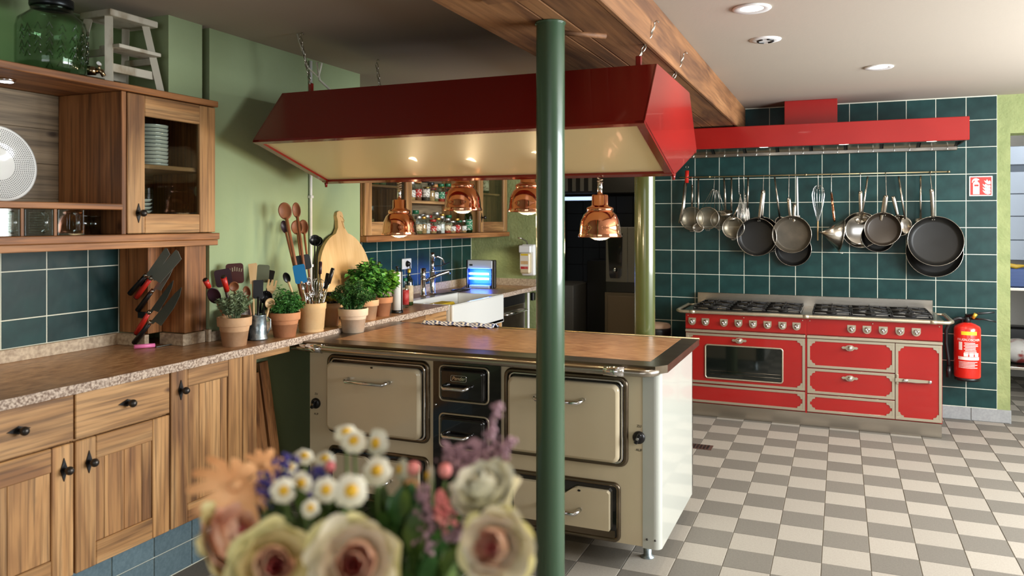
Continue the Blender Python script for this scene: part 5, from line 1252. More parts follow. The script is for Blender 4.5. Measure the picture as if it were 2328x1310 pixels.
# ================================================================== red extractor above the range
FY = 6.2; HXa, HXb = -1.26, .82
hh_ = thing('range_hood', 'long red wall extractor hood above the range', 'hood', (-.22, 6.5, 2.07))
MB().box(HXa, HXb, FY, FY + .02, 2.072, 2.236, .004).obj('fascia', REDM, hh_)
MB().box(HXa, HXb, FY + .02, YB - .009, 2.215, 2.232).obj('top_panel', REDM, hh_)
HDK = mat('dark_hood_inside', (40, 44, 40), .35, .6)
for a, b in ((HXa, HXa + .012), (HXb - .012, HXb)): MB().box(a, b, FY + .02, YB - .009, 2.08, 2.215).obj('cheek', HDK, hh_)
MB().box(HXa + .012, HXb - .012, FY + .02, FY + .22, 2.085, 2.095).obj('light_panel', HDK, hh_)
nf = 8
for k in range(nf):
    a, b = HXa + .02 + (HXb - HXa - .04) * k / nf, HXa + .02 + (HXb - HXa - .04) * (k + 1) / nf
    T = Matrix.Translation((0, FY + .22, 2.19)) @ Matrix.Rotation(R(-20), 4, 'X')
    f = MB().box(a + .012, b - .012, .0, .34, -.01, .01, .002, T=T).obj('grease_filter', STEEL, hh_)
    child(MB().box(b - .013, b + .007, .0, .34, -.014, .008, T=T), 'filter_bar', BLKP, f)
    for xx in (a + .09, b - .06): child(MB().tube([T @ Vector((xx, .3, -.01)), T @ Vector((xx, .3, -.045))], .003, 6), 'filter_pull', CHROME, f)
MB().box(HXa + .012, HXb - .012, YB - .10, YB - .03, 2.045, 2.075, .004).obj('drip_gutter', STEEL, hh_)
MB().box(-.41, -.025, 6.5, YB - .009, 2.2325, ZC - .001, .003).obj('duct_cover', REDM, hh_)
for u in (1748, 1922, 2123):
    x = ZP(u, 335, 2.085).x; x = {1748: -.55, 1922: 0.02, 2123: .60}[u]
    L = MB().lathe([(0, 2.082), (.035, 2.082), (.04, 2.0845), (0, 2.0848)], (x, FY + .12, 0), 20).obj('hood_light', GLOW, hh_)
    spot('range_hood_spot', (x, FY + .14, 2.07), 5, (1, .88, .7), 140, .8, .03)
# ================================================================== utensil rail on the tiled wall
RY, RZ = 6.728, 1.884
xa, xb = YP(1545, 403, RY).x, YP(2157, 394, RY).x
t = thing('utensil_rail', 'thin brass utensil rail across the tiled wall', 'rail', (xa, RY, RZ))
MB().cyl((xa, RY, RZ), (xb, RY, RZ), .0055, 10).obj('rod', BRASSM, t)
for x in (xa + .25, (xa + xb) / 2, xb - .12, xb): MB().cyl((x, RY, RZ), (x, YB - .006, RZ), .006, 8).cyl((x - .008, RY, RZ), (x + .008, RY, RZ), .0085, 10).obj('bracket', BRASSM, t)
def hook(p, label):
    """s-hook from the rail down to a point"""
    x = p.x; t = thing('pot_hook', label, 'hook', (x, RY, RZ), 'hooks on the utensil rail'); m = MB()
    pts = [(x, RY + .011, RZ - .012), (x, RY + .011, RZ + .002), (x, RY + .006, RZ + .0085), (x, RY - .003, RZ + .0085), (x, RY - .009, RZ), (x, RY - .009, RZ - .02), (p.x, p.y, p.z + .02), (p.x, p.y + .004, p.z - .004), (p.x + .003, p.y - .006, p.z - .009), (p.x + .004, p.y - .012, p.z + .002)]
    m.tube(pts, .0022, 6).obj('wire', STEEL, t)
def pan(cpx, rpx, hpx, y, label, inside=PANB, outside=PANO, tilt=0, dep=.045, rim=STEEL, hm=STEEL, hooked=True, wall=.86, group='pans on the utensil rail', hl='steel hook'):
    c = YP(cpx[0], cpx[1], y); r = rpx * depth(c) / FPX
    t = thing('frying_pan', label, 'pan', tuple(c), group)
    T = Matrix.Translation(c) @ Matrix.Rotation(R(tilt), 4, 'X') @ Matrix.Rotation(R(90), 4, 'X')     # local z -> -y (towards the viewer)
    MB().lathe([(0, -dep), (r * wall, -dep), (r * .94, -dep * .4), (r, 0)], n=48, T=T).obj('outside', outside, t)
    MB().lathe([(0, -dep + .004), (r * (wall - .08), -dep + .004), (r * (wall - .02), -dep + .007), (r * .93, -dep * .35), (r * .985, 0)], n=48, T=T).obj('inside', inside, t)
    MB().tube([T @ Vector(q) for q in ring((0, 0, 0), r, 48)], .0022, 6, closed=True).obj('rim', rim, t)
    h1 = YP(hpx[0], hpx[1], y - .012); a = T @ Vector(((h1.x - c.x) * .95 / max(.01, (h1 - c).length) * r, r * .93, -.006))
    d = h1 - a; m = MB()
    m.tube([a - d.normalized() * .004, a + d * .12 + Vector((0, -.006, 0)), a + d * .5 + Vector((0, -.01, 0)), a + d * .85, h1], [.0078, .0066, .0074, .0085, .0078], 10, flat=1.9)
    hn = m.obj('handle', hm, t)
    child(MB().lathe([(0, -.001), (.0035, -.001), (.0035, .001), (0, .001)], tuple(h1 - d.normalized() * .008 + Vector((0, -.0065, 0))), 10, 'y'), 'hanging_hole', BLKE, hn)
    child(MB().sphere(a - d.normalized() * .012 + Vector((-.007, -.002, 0)), .004, 8, 6).sphere(a - d.normalized() * .012 + Vector((.007, -.002, 0)), .004, 8, 6), 'rivets', STEEL, hn)
    if hooked: hook(h1 + Vector((0, .0, -.008)), hl)
    return t
pan((1729, 536), 43, (1736, 432), 6.742, 'black pan hidden behind the left frying pan, only its upper rim showing', hooked=False)
pan((1720, 539), 43, (1735, 432), 6.69, 'black frying pan with steel handle, leftmost of the large pans', hl='hook holding the leftmost large pan')
pan((1803, 566), 39, (1806, 462), 6.742, 'black pan hanging lower behind the worn grey pan', hooked=False)
pan((1800, 533), 42, (1793, 450), 6.685, 'worn grey-bottomed frying pan next to the whisk side', PANG, hl='hook holding the worn grey pan')
STEELP = mat('polished_pan_steel', (196, 192, 184), .14, 1)
pan((1957, 523), 40, (1956, 434), 6.742, 'shiny stainless frying pan behind the conical strainer', STEELP, STEELP, hl='hook holding the shiny pan')
pan((1996, 538), 35, (2013, 445), 6.72, 'black pan mostly hidden behind the small brownish pan', hooked=False)
BRN = mat('brown_seasoned_pan', (52, 44, 36), .36, .2)
pan((2007, 521), 38, (2015, 444), 6.665, 'small brownish seasoned pan in front of the shiny pan', BRN, tilt=-8, hl='bent hook holding the small brownish pan')
pan((2046, 513), 23, (2030, 446), 6.745, 'small steel pan half hidden behind the brownish pan', STEELD, STEELD, hooked=False, dep=.035)
pan((2124, 572), 58, (2119, 436), 6.705, 'largest black pan, hanging lowest at the rail end', tilt=-9, hooked=False)
pan((2127, 548), 57, (2118, 430), 6.64, 'large black frying pan with steel handle at the right rail end', tilt=-10, hl='hook holding the large pan at the rail end')
G_H = 'utensils on the rail'
def hung(kind, top, head, hw, hh, label, mh=STEEL, mhan=STEEL, y=6.735, rh=.0068, name=None):
    b = YP(top[0], top[1], y); return utensil(kind, YP(head[0], head[1], y), hw, hh, (b.x, b.y, min(b.z, RZ + .004)), label, mh, mhan, rh=rh * .6, hang=G_H, name=name, hf=2.0)
MESH = bpy.data.materials.new('wire_mesh'); MESH.use_nodes = True
_n = MESH.node_tree.nodes; _l = MESH.node_tree.links; _p = _n['Principled BSDF']; _p.inputs['Base Color'].default_value = lin((150, 140, 120)); _p.inputs['Metallic'].default_value = .7; _p.inputs['Roughness'].default_value = .35
_w = _n.new('ShaderNodeTexChecker'); _w.inputs['Scale'].default_value = 380; _t = _n.new('ShaderNodeTexCoord'); _l.new(_t.outputs['Object'], _w.inputs[0])
_m = _n.new('ShaderNodeMath'); _m.operation = 'MULTIPLY_ADD'; _m.inputs[1].default_value = .5; _m.inputs[2].default_value = .3; _l.new(_w.outputs['Fac'], _m.inputs[0]); _l.new(_m.outputs[0], _p.inputs['Alpha'])
# tongs with a red grip
t = thing('serving_tongs', 'steel tongs with red grip at the left rail end', 'tongs', (YP(1562, 400, 6.73).x, 6.73, RZ), G_H)
q = [YP(u, v_, 6.735) for u, v_ in ((1562, 388), (1561, 416), (1556, 470), (1548, 508))]
for dy in (0, -.014): MB().tube([p + Vector((-.006 + dy * .4, dy, 0)) for p in q[1:]], [.0055, .0052, .0052], 8, flat=2.0).obj('arm', STEEL, t)
MB().tube([q[0], q[1]], [.012, .012], 12, flat=1.4).obj('grip', REDP, t)
MB().tube(ring(YP(1562, 380, 6.735), .011, 14, 'y'), .002, 6, closed=True).obj('ring', STEEL, t)
def sieve(cpx, r, top, label, y, hookp=None, legs=2, loop=None):
    c = YP(cpx[0], cpx[1], y); rr = r * depth(c) / FPX; t = thing('wire_sieve', label, 'sieve', tuple(c), G_H)
    T = Matrix.Translation(c) @ Matrix.Rotation(R(90), 4, 'X')
    MB().lathe([(0, -.04), (rr * .5, -.036), (rr * .85, -.02), (rr * .98, 0)], n=28, T=T).obj('mesh_bowl', MESH, t)
    MB().tube([T @ Vector(p) for p in ring((0, 0, 0), rr, 32)], .0035, 8, closed=True).obj('ring', STEEL, t)
    tp = YP(top[0], top[1], y - .006)
    if legs == 2:
        m = MB()
        for s_ in (-1, -.35, .35, 1): m.tube([c + Vector((s_ * rr * .62, 0, rr * math.sqrt(1 - (s_ * .62) ** 2))), tp + Vector((s_ * .014, 0, -.01)), tp], .0018, 6)
        m.obj('wire_handle', STEEL, t)
    else: MB().tube([c + Vector((0, 0, rr)), tp], [.0048, .004], 8, flat=1.8).obj('handle', STEEL, t)
    MB().tube([c + Vector((x_ * rr, 0, -rr - z_)) for x_, z_ in ((-.2, -.002), (-.16, .012), (.16, .012), (.2, -.002))], .002, 6).obj('rest', STEEL, t)
    if hookp: hook(YP(hookp[0], hookp[1], y - .006), loop)
sieve((1573, 497), 26, (1574, 420), 'flat steel skimmer hanging beside the tongs', 6.73, (1574, 424), 1, 'hook holding the steel skimmer')
sieve((1636, 500), 20, (1630, 432), 'small sieve half hidden behind the round sieve', 6.745, None, 2)
sieve((1609, 496), 25, (1622, 430), 'round wire mesh sieve with wire handles near the tongs', 6.69, (1623, 431), 2, 'hook holding the round wire sieve')
hung('spoon', (1588, 402), (1587, 518), 26, 22, 'long steel skimmer spoon behind the round sieve', y=6.755)
hung('ladle', (1646, 402), (1650, 482), 32, 26, 'steel ladle with wide bowl beside the small sieve', y=6.74)
hung('ladle', (1663, 402), (1663, 492), 28, 26, 'second steel ladle just right of the wide one', y=6.755)
sieve((1667, 518), 24, (1678, 470), 'steel colander spoon with a loop below the ladles', 6.70, None, 1)
hung('whisk', (1683, 440), (1684, 478), 16, 62, 'steel whisk hanging left of the large pans', y=6.735, rh=.003)
hung('whisk', (1694, 440), (1692, 480), 14, 62, 'narrow steel whisk beside the other near the left large pan', y=6.755, rh=.003)
hook(YP(1680, 440, 6.735), 'hook holding the left whisk'); hook(YP(1692, 440, 6.765), 'hook holding the narrow whisk')
hung('fork', (1701, 402), (1699, 490), 10, 34, 'long steel meat fork between whisk and left pan', y=6.75)
hung('spoon', (1761, 402), (1774, 505), 24, 26, 'long-handled spoon slanting between the two left pans', y=6.755, rh=.0065)
hung('turner', (1812, 402), (1814, 505), 14, 30, 'turner with white and black handle right of the grey pan', y=6.76, mhan=WHITEP, rh=.006)
tw = utensil('whisk', YP(1860, 462, 6.735), 27, 82, tuple(YP(1859, 547, 6.735)), 'balloon whisk hanging upside down in the middle of the rail', CHROME, BOARDW, rh=.005, hang=G_H)
hook(YP(1860, 428, 6.735), 'hook holding the balloon whisk')
# conical strainer pointing left
a, b = YP(1863, 528, 6.675), YP(1912, 535, 6.70); ax = (b - a).normalized(); rr = 37 * depth(b) / FPX
t = thing('conical_strainer', 'steel conical strainer lying on its side on the rail', 'strainer', tuple(b), G_H)
MB().tube([a, a + (b - a) * .12, b], [.003, .011, rr], 36).obj('cone', STEEL, t)
e1 = ax.orthogonal().normalized(); e2 = ax.cross(e1)
MB().tube([b + e1 * rr * math.cos(k * .19634954) + e2 * rr * math.sin(k * .19634954) for k in range(32)], .004, 8, closed=True).obj('ring', STEEL, t)
h0, h1 = YP(1896, 498, 6.70), YP(1890, 438, 6.70)
MB().tube([h0 + Vector((.004, .01, -.02)), h0, h1], [.0055, .006, .0055], 10, flat=1.7).obj('handle', COPPER, t)
MB().tube([b + Vector((-.01, 0, -rr + .004)), b + Vector((-.012, -.01, -rr - .014)), b + Vector((.012, -.01, -rr - .014)), b + Vector((.01, 0, -rr + .004))], .0022, 6).obj('rest', STEEL, t)
hook(h1 + Vector((0, 0, -.004)), 'hook holding the conical strainer')
hung('ladle', (1973, 401), (1958, 500), 26, 22, 'long-handled ladle slanting across the shiny pan', y=6.742, rh=.0065)
hung('spoon', (2043, 401), (2060, 514), 26, 40, 'long-handled serving spoon slanting behind the small pans', y=6.745, rh=.0065)
hung('ladle', (2093, 399), (2093, 500), 26, 24, 'steel ladle hanging just left of the large pans at the rail end', y=6.74, rh=.006)
# ================================================================== fire extinguisher and its sign
q = YP(2199, 800, 6.70); x, y = q.x, 6.70; r = .089; z0, z1 = YP(2199, 860, 6.70).z, YP(2199, 737, 6.70).z
FRED = mat('extinguisher_red', (206, 38, 26), .25, coat=.4)
t = thing('fire_extinguisher', 'red fire extinguisher with black hose on the tiled wall', 'extinguisher', (x, y, z0))
MB().lathe([(0, z0 + .006), (r * .6, z0 + .004), (r * .93, z0 + .006), (r, z0 + .02), (r, z1 - .035), (r * .93, z1 - .015), (r * .6, z1 + .002), (r * .3, z1 + .012), (.02, z1 + .014)], (x, y, 0), 40).obj('cylinder', FRED, t)
MB().lathe([(r * .94, z0 - .012), (r * .95, z0 - .012), (r * .95, z0 + .01), (r * .94, z0 + .01)], (x, y, 0), 32).obj('foot_ring', BLKP, t)
v = MB().lathe([(.022, z1 + .01), (.024, z1 + .014), (.024, z1 + .05), (.016, z1 + .06), (.016, z1 + .075), (0, z1 + .078)], (x, y, 0), 16).obj('valve', BLKP, t)
child(MB().tube([(x - .01, y - .02, z1 + .06), (x + .07, y - .03, z1 + .085), (x + .17, y - .04, z1 + .10)], [.011, .009, .006], 8, flat=.5), 'lever', BLKP, v)
child(MB().tube([(x + .02, y - .02, z1 + .045), (x + .1, y - .03, z1 + .045), (x + .18, y - .04, z1 + .03)], [.009, .007, .005], 8, flat=.5), 'grip', BLKP, v)
child(MB().tube([(x + .03, y - .045, z1 + .05), (x + .05, y - .05, z1 + .085)], [.012, .014], 10), 'safety_tag', GOLD, v)
MB().tube([(x - .02, y - .01, z1 + .04), (x - .06, y - .02, z1 + .045), (x - .11, y - .02, z1 + .02), (x - .14, y - .02, z1 - .05), (x - .14, y - .015, z1 - .15), (x - .125, y - .015, z1 - .27), (x - .122, y - .015, z0 + .08)], .0125, 12).obj('hose', BLKP, t)
MB().cyl((x - .122, y - .015, z0 + .085), (x - .124, y - .015, z0 + .0), .016, 12, .018).obj('nozzle', BLKP, t)
MB().box(x - .03, x + .03, y + r * .8, YB - .0085, z1 - .1, z1 + .02, .003).obj('wall_bracket', BLKP, t)
def wrap(mb_v, rad): return [(x + rad * math.sin(p[0] / rad), y - rad * math.cos(p[0] / rad), p[2]) for p in mb_v]
def curved(x0, x1, za, zb, rad, name, m):
    b = MB(); n = 14; V = []
    for k in range(n + 1):
        xx = x0 + (x1 - x0) * k / n
        V += [(xx, 0, za), (xx, 0, zb)]
    b.add(wrap(V, rad), [[2 * k, 2 * k + 2, 2 * k + 3, 2 * k + 1] for k in range(n)]).obj(name, m, t, recalc=False)
LW = mat('label_white', (228, 224, 214), .5); LY = mat('label_yellow', (232, 196, 40), .5)
zz = lambda v_: YP(2199, v_, 6.70).z
curved(-.052, .055, zz(759), zz(751), r + .0015, 'yellow_label', LY); curved(-.075, .075, zz(815), zz(808), r + .0015, 'white_band', LW)
for k in range(8): curved(-.03 + random.uniform(-.005, .005), .07 - random.uniform(0, .03), zz(776 + k * 3.4 + 1.6), zz(776 + k * 3.4), r + .0012, 'text_line', LW)
curved(-.07, -.045, zz(793), zz(775), r + .0014, 'pictogram_panel', LW)
for k in range(3): curved(-.035 + k * .037, -.006 + k * .037, zz(807), zz(799), r + .0014, 'class_panel', LW)
for k in range(5): curved(-.07, .06 - .02 * (k % 2), zz(819 + k * 3.2 + 1.2), zz(819 + k * 3.2), r + .0012, 'text_line', LW)
cu = bpy.data.curves.new('lettering', 'FONT'); cu.body = 'FEUERLÖSCHER'; cu.size = .023; cu.align_x = 'CENTER'
tx = bpy.data.objects.new('lettering', cu); COL.objects.link(tx); dg = bpy.context.evaluated_depsgraph_get(); me = bpy.data.meshes.new_from_object(tx.evaluated_get(dg)); bpy.data.objects.remove(tx)
b = MB(); b.add(wrap([(p.co.x, 0, zz(772) + p.co.y) for p in me.vertices], r + .0016), [list(f.vertices) for f in me.polygons]); b.obj('lettering', LW, t, recalc=False)
# sign
y = YB - .010; p0, p1 = YP(2203.5, 446, y), YP(2256.5, 400, y); X0, X1, Z0, Z1 = p0.x, p1.x, p0.z, p1.z; W = X1 - X0; H = Z1 - Z0
t = thing('fire_safety_sign', 'square red fire extinguisher sign with white symbols on the tiles', 'sign', (X0, y, Z0))
MB().box(X0, X1, y - .0015, y + .0015, Z0, Z1).obj('plate', LW, t)
MB().box(X0 + W * .045, X1 - W * .045, y - .0022, y - .001, Z0 + H * .05, Z1 - H * .05).obj('red_field', mat('sign_red', (206, 44, 34), .5), t)
sg = lambda pts, nm: MB().prism([(X0 + W * a_, Z0 + H * b_) for a_, b_ in pts], 'y', y - .003, y - .0015).obj(nm, LW, t)
sg([(.16, .09), (.44, .09), (.44, .62), (.40, .69), (.36, .72), (.22, .72), (.17, .66), (.16, .62)], 'extinguisher_body')
sg([(.24, .73), (.36, .73), (.36, .79), (.44, .80), (.40, .86), (.30, .9), (.2, .88), (.13, .8), (.11, .68), (.14, .67), (.18, .76), (.24, .79)], 'extinguisher_head')
MB().box(X0 + W * .22, X0 + W * .40, y - .0036, y - .0025, Z0 + H * .49, Z0 + H * .58).obj('body_window', bpy.data.materials['sign_red'], t)
for k in range(4):
    o = k * .155
    sg([(.92, .12 + o), (.80, .08 + o), (.68, .12 + o), (.60, .22 + o), (.57, .30 + o), (.66, .24 + o), (.70, .30 + o), (.80, .22 + o), (.90, .24 + o)] if k < 3 else [(.92, .60), (.80, .58), (.70, .66), (.63, .78), (.72, .74), (.76, .84), (.82, .72), (.88, .78), (.92, .70)], 'flame')
# ================================================================== things beyond the doorways and the waste bin
BX = YP(1494, 740, 6.45).x
t = thing('waste_bin', 'round waste bin with beige lid behind the stove', 'bin', (BX, 6.45, 0))
MB().lathe([(0, .01), (.095, .0), (.1, .01), (.108, .585)], (BX, 6.45, 0), 28).obj('drum', STEELD, t)
MB().lathe([(.112, .575), (.114, .60), (.112, .625), (.108, .628)], (BX, 6.45, 0), 28).obj('rim', BLKP, t)
MB().lathe([(.11, .628), (.112, .64), (.1, .66), (.05, .668), (0, .67)], (BX, 6.45, 0), 28).obj('lid', mat('beige_lid', (190, 160, 136), .4), t)
# scullery
t = thing('combi_oven', 'grey combi oven with dark glass in the dark scullery', 'oven', (-1.9, 7.8, .9))
o0, o1 = YP(1377, 641, 7.6), YP(1430, 517, 7.6)
GREYO = mat('dull_grey_steel', (120, 116, 108), .45, .4)
MB().box(o0.x, o0.x + .55, 7.6, 8.15, o0.z, o1.z, .004).obj('housing', GREYO, t)
MB().prism([(o0.x + .04, o0.z + .07), (o0.x + .05, o0.z + .04), (o0.x + .14, o0.z + .04), (o0.x + .165, o0.z + .07), (o0.x + .175, o1.z - .06), (o0.x + .02, o1.z - .06)], 'y', 7.588, 7.6).obj('glass_panel', BLKE, t)
MB().lathe([(0, -.03), (.02, -.03), (.024, 0)], (o0.x + .1, 7.588, o0.z + .12), 14, 'y').obj('dial', CHROME, t)
MB().box(o0.x + .222, o0.x + .226, 7.598, 7.6, o0.z, o1.z).obj('seam', BLKE, t)
MB().box(o0.x, o0.x + .55, 7.62, 8.15, .80, o0.z - .001).obj('support_shelf', BLKP, t)
t = thing('scullery_cupboard', 'beige low cupboard under the combi oven in the dark scullery', 'cupboard', (-1.9, 7.8, 0))
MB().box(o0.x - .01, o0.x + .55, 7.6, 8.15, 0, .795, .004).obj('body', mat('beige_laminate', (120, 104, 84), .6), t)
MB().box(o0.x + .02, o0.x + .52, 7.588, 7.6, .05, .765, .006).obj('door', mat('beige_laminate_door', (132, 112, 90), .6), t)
t = thing('scullery_machine', 'black dishwashing machine in the dark scullery', 'machine', (-2.5, 7.7, 0))
m0 = YP(1303, 655, 7.5)
MB().box(m0.x - .5, m0.x, 7.5, 8.1, 0, .86, .004).obj('body', GREYO, t)
MB().box(m0.x + .02, m0.x + .30, 7.9, 8.3, 0, 1.1, .004).obj('side_unit', BLKP, t)
MB().tube([(m0.x + .33, 7.7, .2), (m0.x + .36, 7.68, .5), (m0.x + .42, 7.68, .62), (m0.x + .45, 7.7, .45), (m0.x + .42, 7.7, .3)], .02, 8).obj('hose', GREYO, t)
t = thing('scullery_hood', 'dark extractor with a faint light strip in the scullery', 'hood', (-2.5, 7.6, 1.7))
l0, l1 = YP(1285, 456, 7.9), YP(1347, 447, 7.9)
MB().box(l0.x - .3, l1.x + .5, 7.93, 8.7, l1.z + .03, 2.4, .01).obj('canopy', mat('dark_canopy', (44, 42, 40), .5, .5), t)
MB().box(l0.x - .2, l1.x, 7.9, 7.93, l0.z, l1.z, .004).obj('light_strip', mat('cool_strip', (180, 200, 220), .4, emit=(190, 215, 255), es=1.2), t)
for k in range(6): MB().box(l0.x - .2 + k * .09, l0.x - .16 + k * .09, 7.915, 7.929, l1.z + .06, l1.z + .3, .002).obj('baffle', GREYO, t)
# pantry beyond the right doorway
PC = mat('blue_grey_laminate', (150, 160, 174), .5, rnd=.05)
t = thing('pantry_cupboard', 'blue-grey wall cupboard fronts seen through the right doorway', 'cupboard', (1.8, 8.3, 1.2))
yy = 8.1; zf = lambda v_: YP(2310, v_, yy).z; xq = YP(2280, 500, yy).x
for va, vb in ((437, 334), (492, 438), (545, 493), (592, 546)):
    pass
MB().box(xq, 3.0, yy + .02, 8.5, zf(592), zf(332)).obj('carcass', mat('cupboard_gap', (70, 80, 92), .6), t)
for va, vb in ((374, 333), (440, 391), (491, 442), (545, 493), (591, 547)): MB().box(xq, 2.9, yy, yy + .02, zf(va), zf(vb), .002).obj('front', PC, t)
t = thing('pantry_shelf', 'steel shelf rack in the pantry seen through the right doorway', 'shelf', (1.8, 8.2, 0))
for v_ in (655, 835):
    z = YP(2310, v_, 7.9).z; MB().box(xq - .1, 2.9, 7.9, 8.6, z - .025, z, .003).obj('board', STEEL, t)
for x_ in (xq - .08, 2.85):
    for y_ in (7.92, 8.57): MB().cyl((x_, y_, 0), (x_, y_, zf(655)), .014, 8).obj('leg', STEEL, t)
zt_ = YP(2310, 655, 7.9).z; zl_ = YP(2310, 835, 7.9).z
xs = YP(2318, 640, 7.95).x
t = thing('plastic_crate', 'blue plastic crate with fruit on the pantry shelf', 'crate', (xs, 8.0, zt_))
bl = mat('crate_blue', (24, 66, 130), .4); hh2 = .16
cr = MB().box(xs - .12, xs + .2, 7.94, 7.95, zt_ + .001, zt_ + hh2, .002).box(xs - .12, xs + .2, 8.2, 8.21, zt_ + .001, zt_ + hh2, .002).box(xs - .12, xs - .11, 7.95, 8.2, zt_ + .001, zt_ + hh2).box(xs + .19, xs + .2, 7.95, 8.2, zt_ + .001, zt_ + hh2).box(xs - .12, xs + .2, 7.94, 8.21, zt_ + .0005, zt_ + .01)
cr.obj('walls', bl, t)
for k in range(5): MB().box(xs - .125, xs + .205, 7.934, 7.94, zt_ + .015 + k * .03, zt_ + .022 + k * .03).obj('rib', bl, t)
t = thing('banana', 'yellow banana lying on top of the blue crate', 'banana', (xs, 8.0, zt_ + hh2))
MB().tube([(xs - .13, 8.0, zt_ + hh2 + .07), (xs - .09, 7.99, zt_ + hh2 + .035), (xs - .02, 7.985, zt_ + hh2 + .02), (xs + .05, 7.99, zt_ + hh2 + .03)], [.006, .02, .021, .008], 8).obj('fruit', mat('banana_yellow', (196, 160, 50), .5), t)
t = thing('waste_sack', 'crumpled pale bag with red and green print on the lower pantry shelf', 'bag', (xs, 8.1, zl_))
MB().sphere((xs + .02, 8.12, zl_ + .112), (.16, .13, .11), 14, 9).obj('bag', mat('printed_bag', (200, 196, 190), .6, col2=(150, 60, 56), vs=9, lo=.5, hi=.6, bump=.8, bs=12), t)
t = thing('black_tool', 'black appliance on the lower pantry shelf behind the bag', 'appliance', (xs, 8.3, zl_))
MB().box(xs - .12, xs + .25, 8.3, 8.5, zl_ + .001, zl_ + .3, .02).obj('casing', BLKP, t)
point('scullery_added_fill', (-2.0, 7.35, 2.3), 7, (1, .86, .7), .1)  # added dim light without a fitting, lifts the dark scullery
point('pantry_lamp', (1.7, 7.6, 2.3), 14, (.9, .95, 1), .1)
# ================================================================== bouquet close to the camera
VD = .86; vc = DP(835, 1500, VD); vx, vy = vc.x, vc.y
TZ = .76
t = thing('side_table', 'plain oak table that carries the bouquet, below the picture', 'table', (vx, vy, 0))
MB().box(vx - .45, vx + .4, vy - .3, vy + .45, TZ - .03, TZ, .004).obj('top', OAK['x'], t)
for sx in (-.4, .35):
    for sy in (-.25, .4): MB().box(vx + sx - .025, vx + sx + .025, vy + sy - .025, vy + sy + .025, 0, TZ - .031, .003).obj('leg', OAK['z'], t)
vase = thing('vase', 'clear glass vase that holds the bouquet, below the picture', 'vase', (vx, vy, TZ))
MB().lathe([(0, .004), (.055, .001), (.06, .01), (.065, .12), (.075, .2), (.072, .2), (.062, .12), (.056, .014), (0, .012)], (vx, vy, TZ), 32).obj('body', GLASS, vase)
MOUTH = Vector((vx, vy, TZ + .19))
G_B = 'flowers of the bouquet'
PET = {k: mat('petal_' + k, a, .6, col2=b, vs=18, sss=.15) for k, a, b in (
    ('white', (236, 232, 214), (222, 218, 188)), ('cream', (230, 220, 186), (236, 228, 206)), ('lime', (214, 206, 138), (226, 216, 166)), ('peachpink', (232, 176, 150), (238, 200, 170)),
    ('pink', (222, 120, 118), (232, 150, 140)), ('rose', (212, 96, 104), (226, 130, 130)), ('peach', (222, 158, 104), (234, 182, 130)), ('violet', (58, 48, 120), (84, 72, 150)), ('mauve', (150, 112, 122), (182, 148, 158)), ('yellow', (216, 166, 24), (232, 186, 44)))}
GST = mat('flower_stem', (86, 112, 48), .6)
def stem_to(root, p, ax):
    a = MOUTH + Vector((random.uniform(-.03, .03), random.uniform(-.03, .03), -.12)); m = (a + p) / 2 + (p - a).cross(Vector((0, 0, 1))) * .03 - ax * .03
    MB().tube([a, MOUTH + (p - MOUTH) * .12, m, p - ax * .005], [.002, .002, .0018, .0016], 6).obj('stem', GST, root)
def frame_of(ax):
    ax = ax.normalized(); x = ax.orthogonal().normalized(); y = ax.cross(x)
    return Matrix(((x.x, y.x, ax.x, 0), (x.y, y.y, ax.y, 0), (x.z, y.z, ax.z, 0), (0, 0, 0, 1)))
def facing(p, up=.4, side=0.0):
    d = -Vector((p.x, p.y, 0)).normalized(); s = Vector((-d.y, d.x, 0)); return (d * (1 - abs(side)) + s * side + Vector((0, 0, up))).normalized()
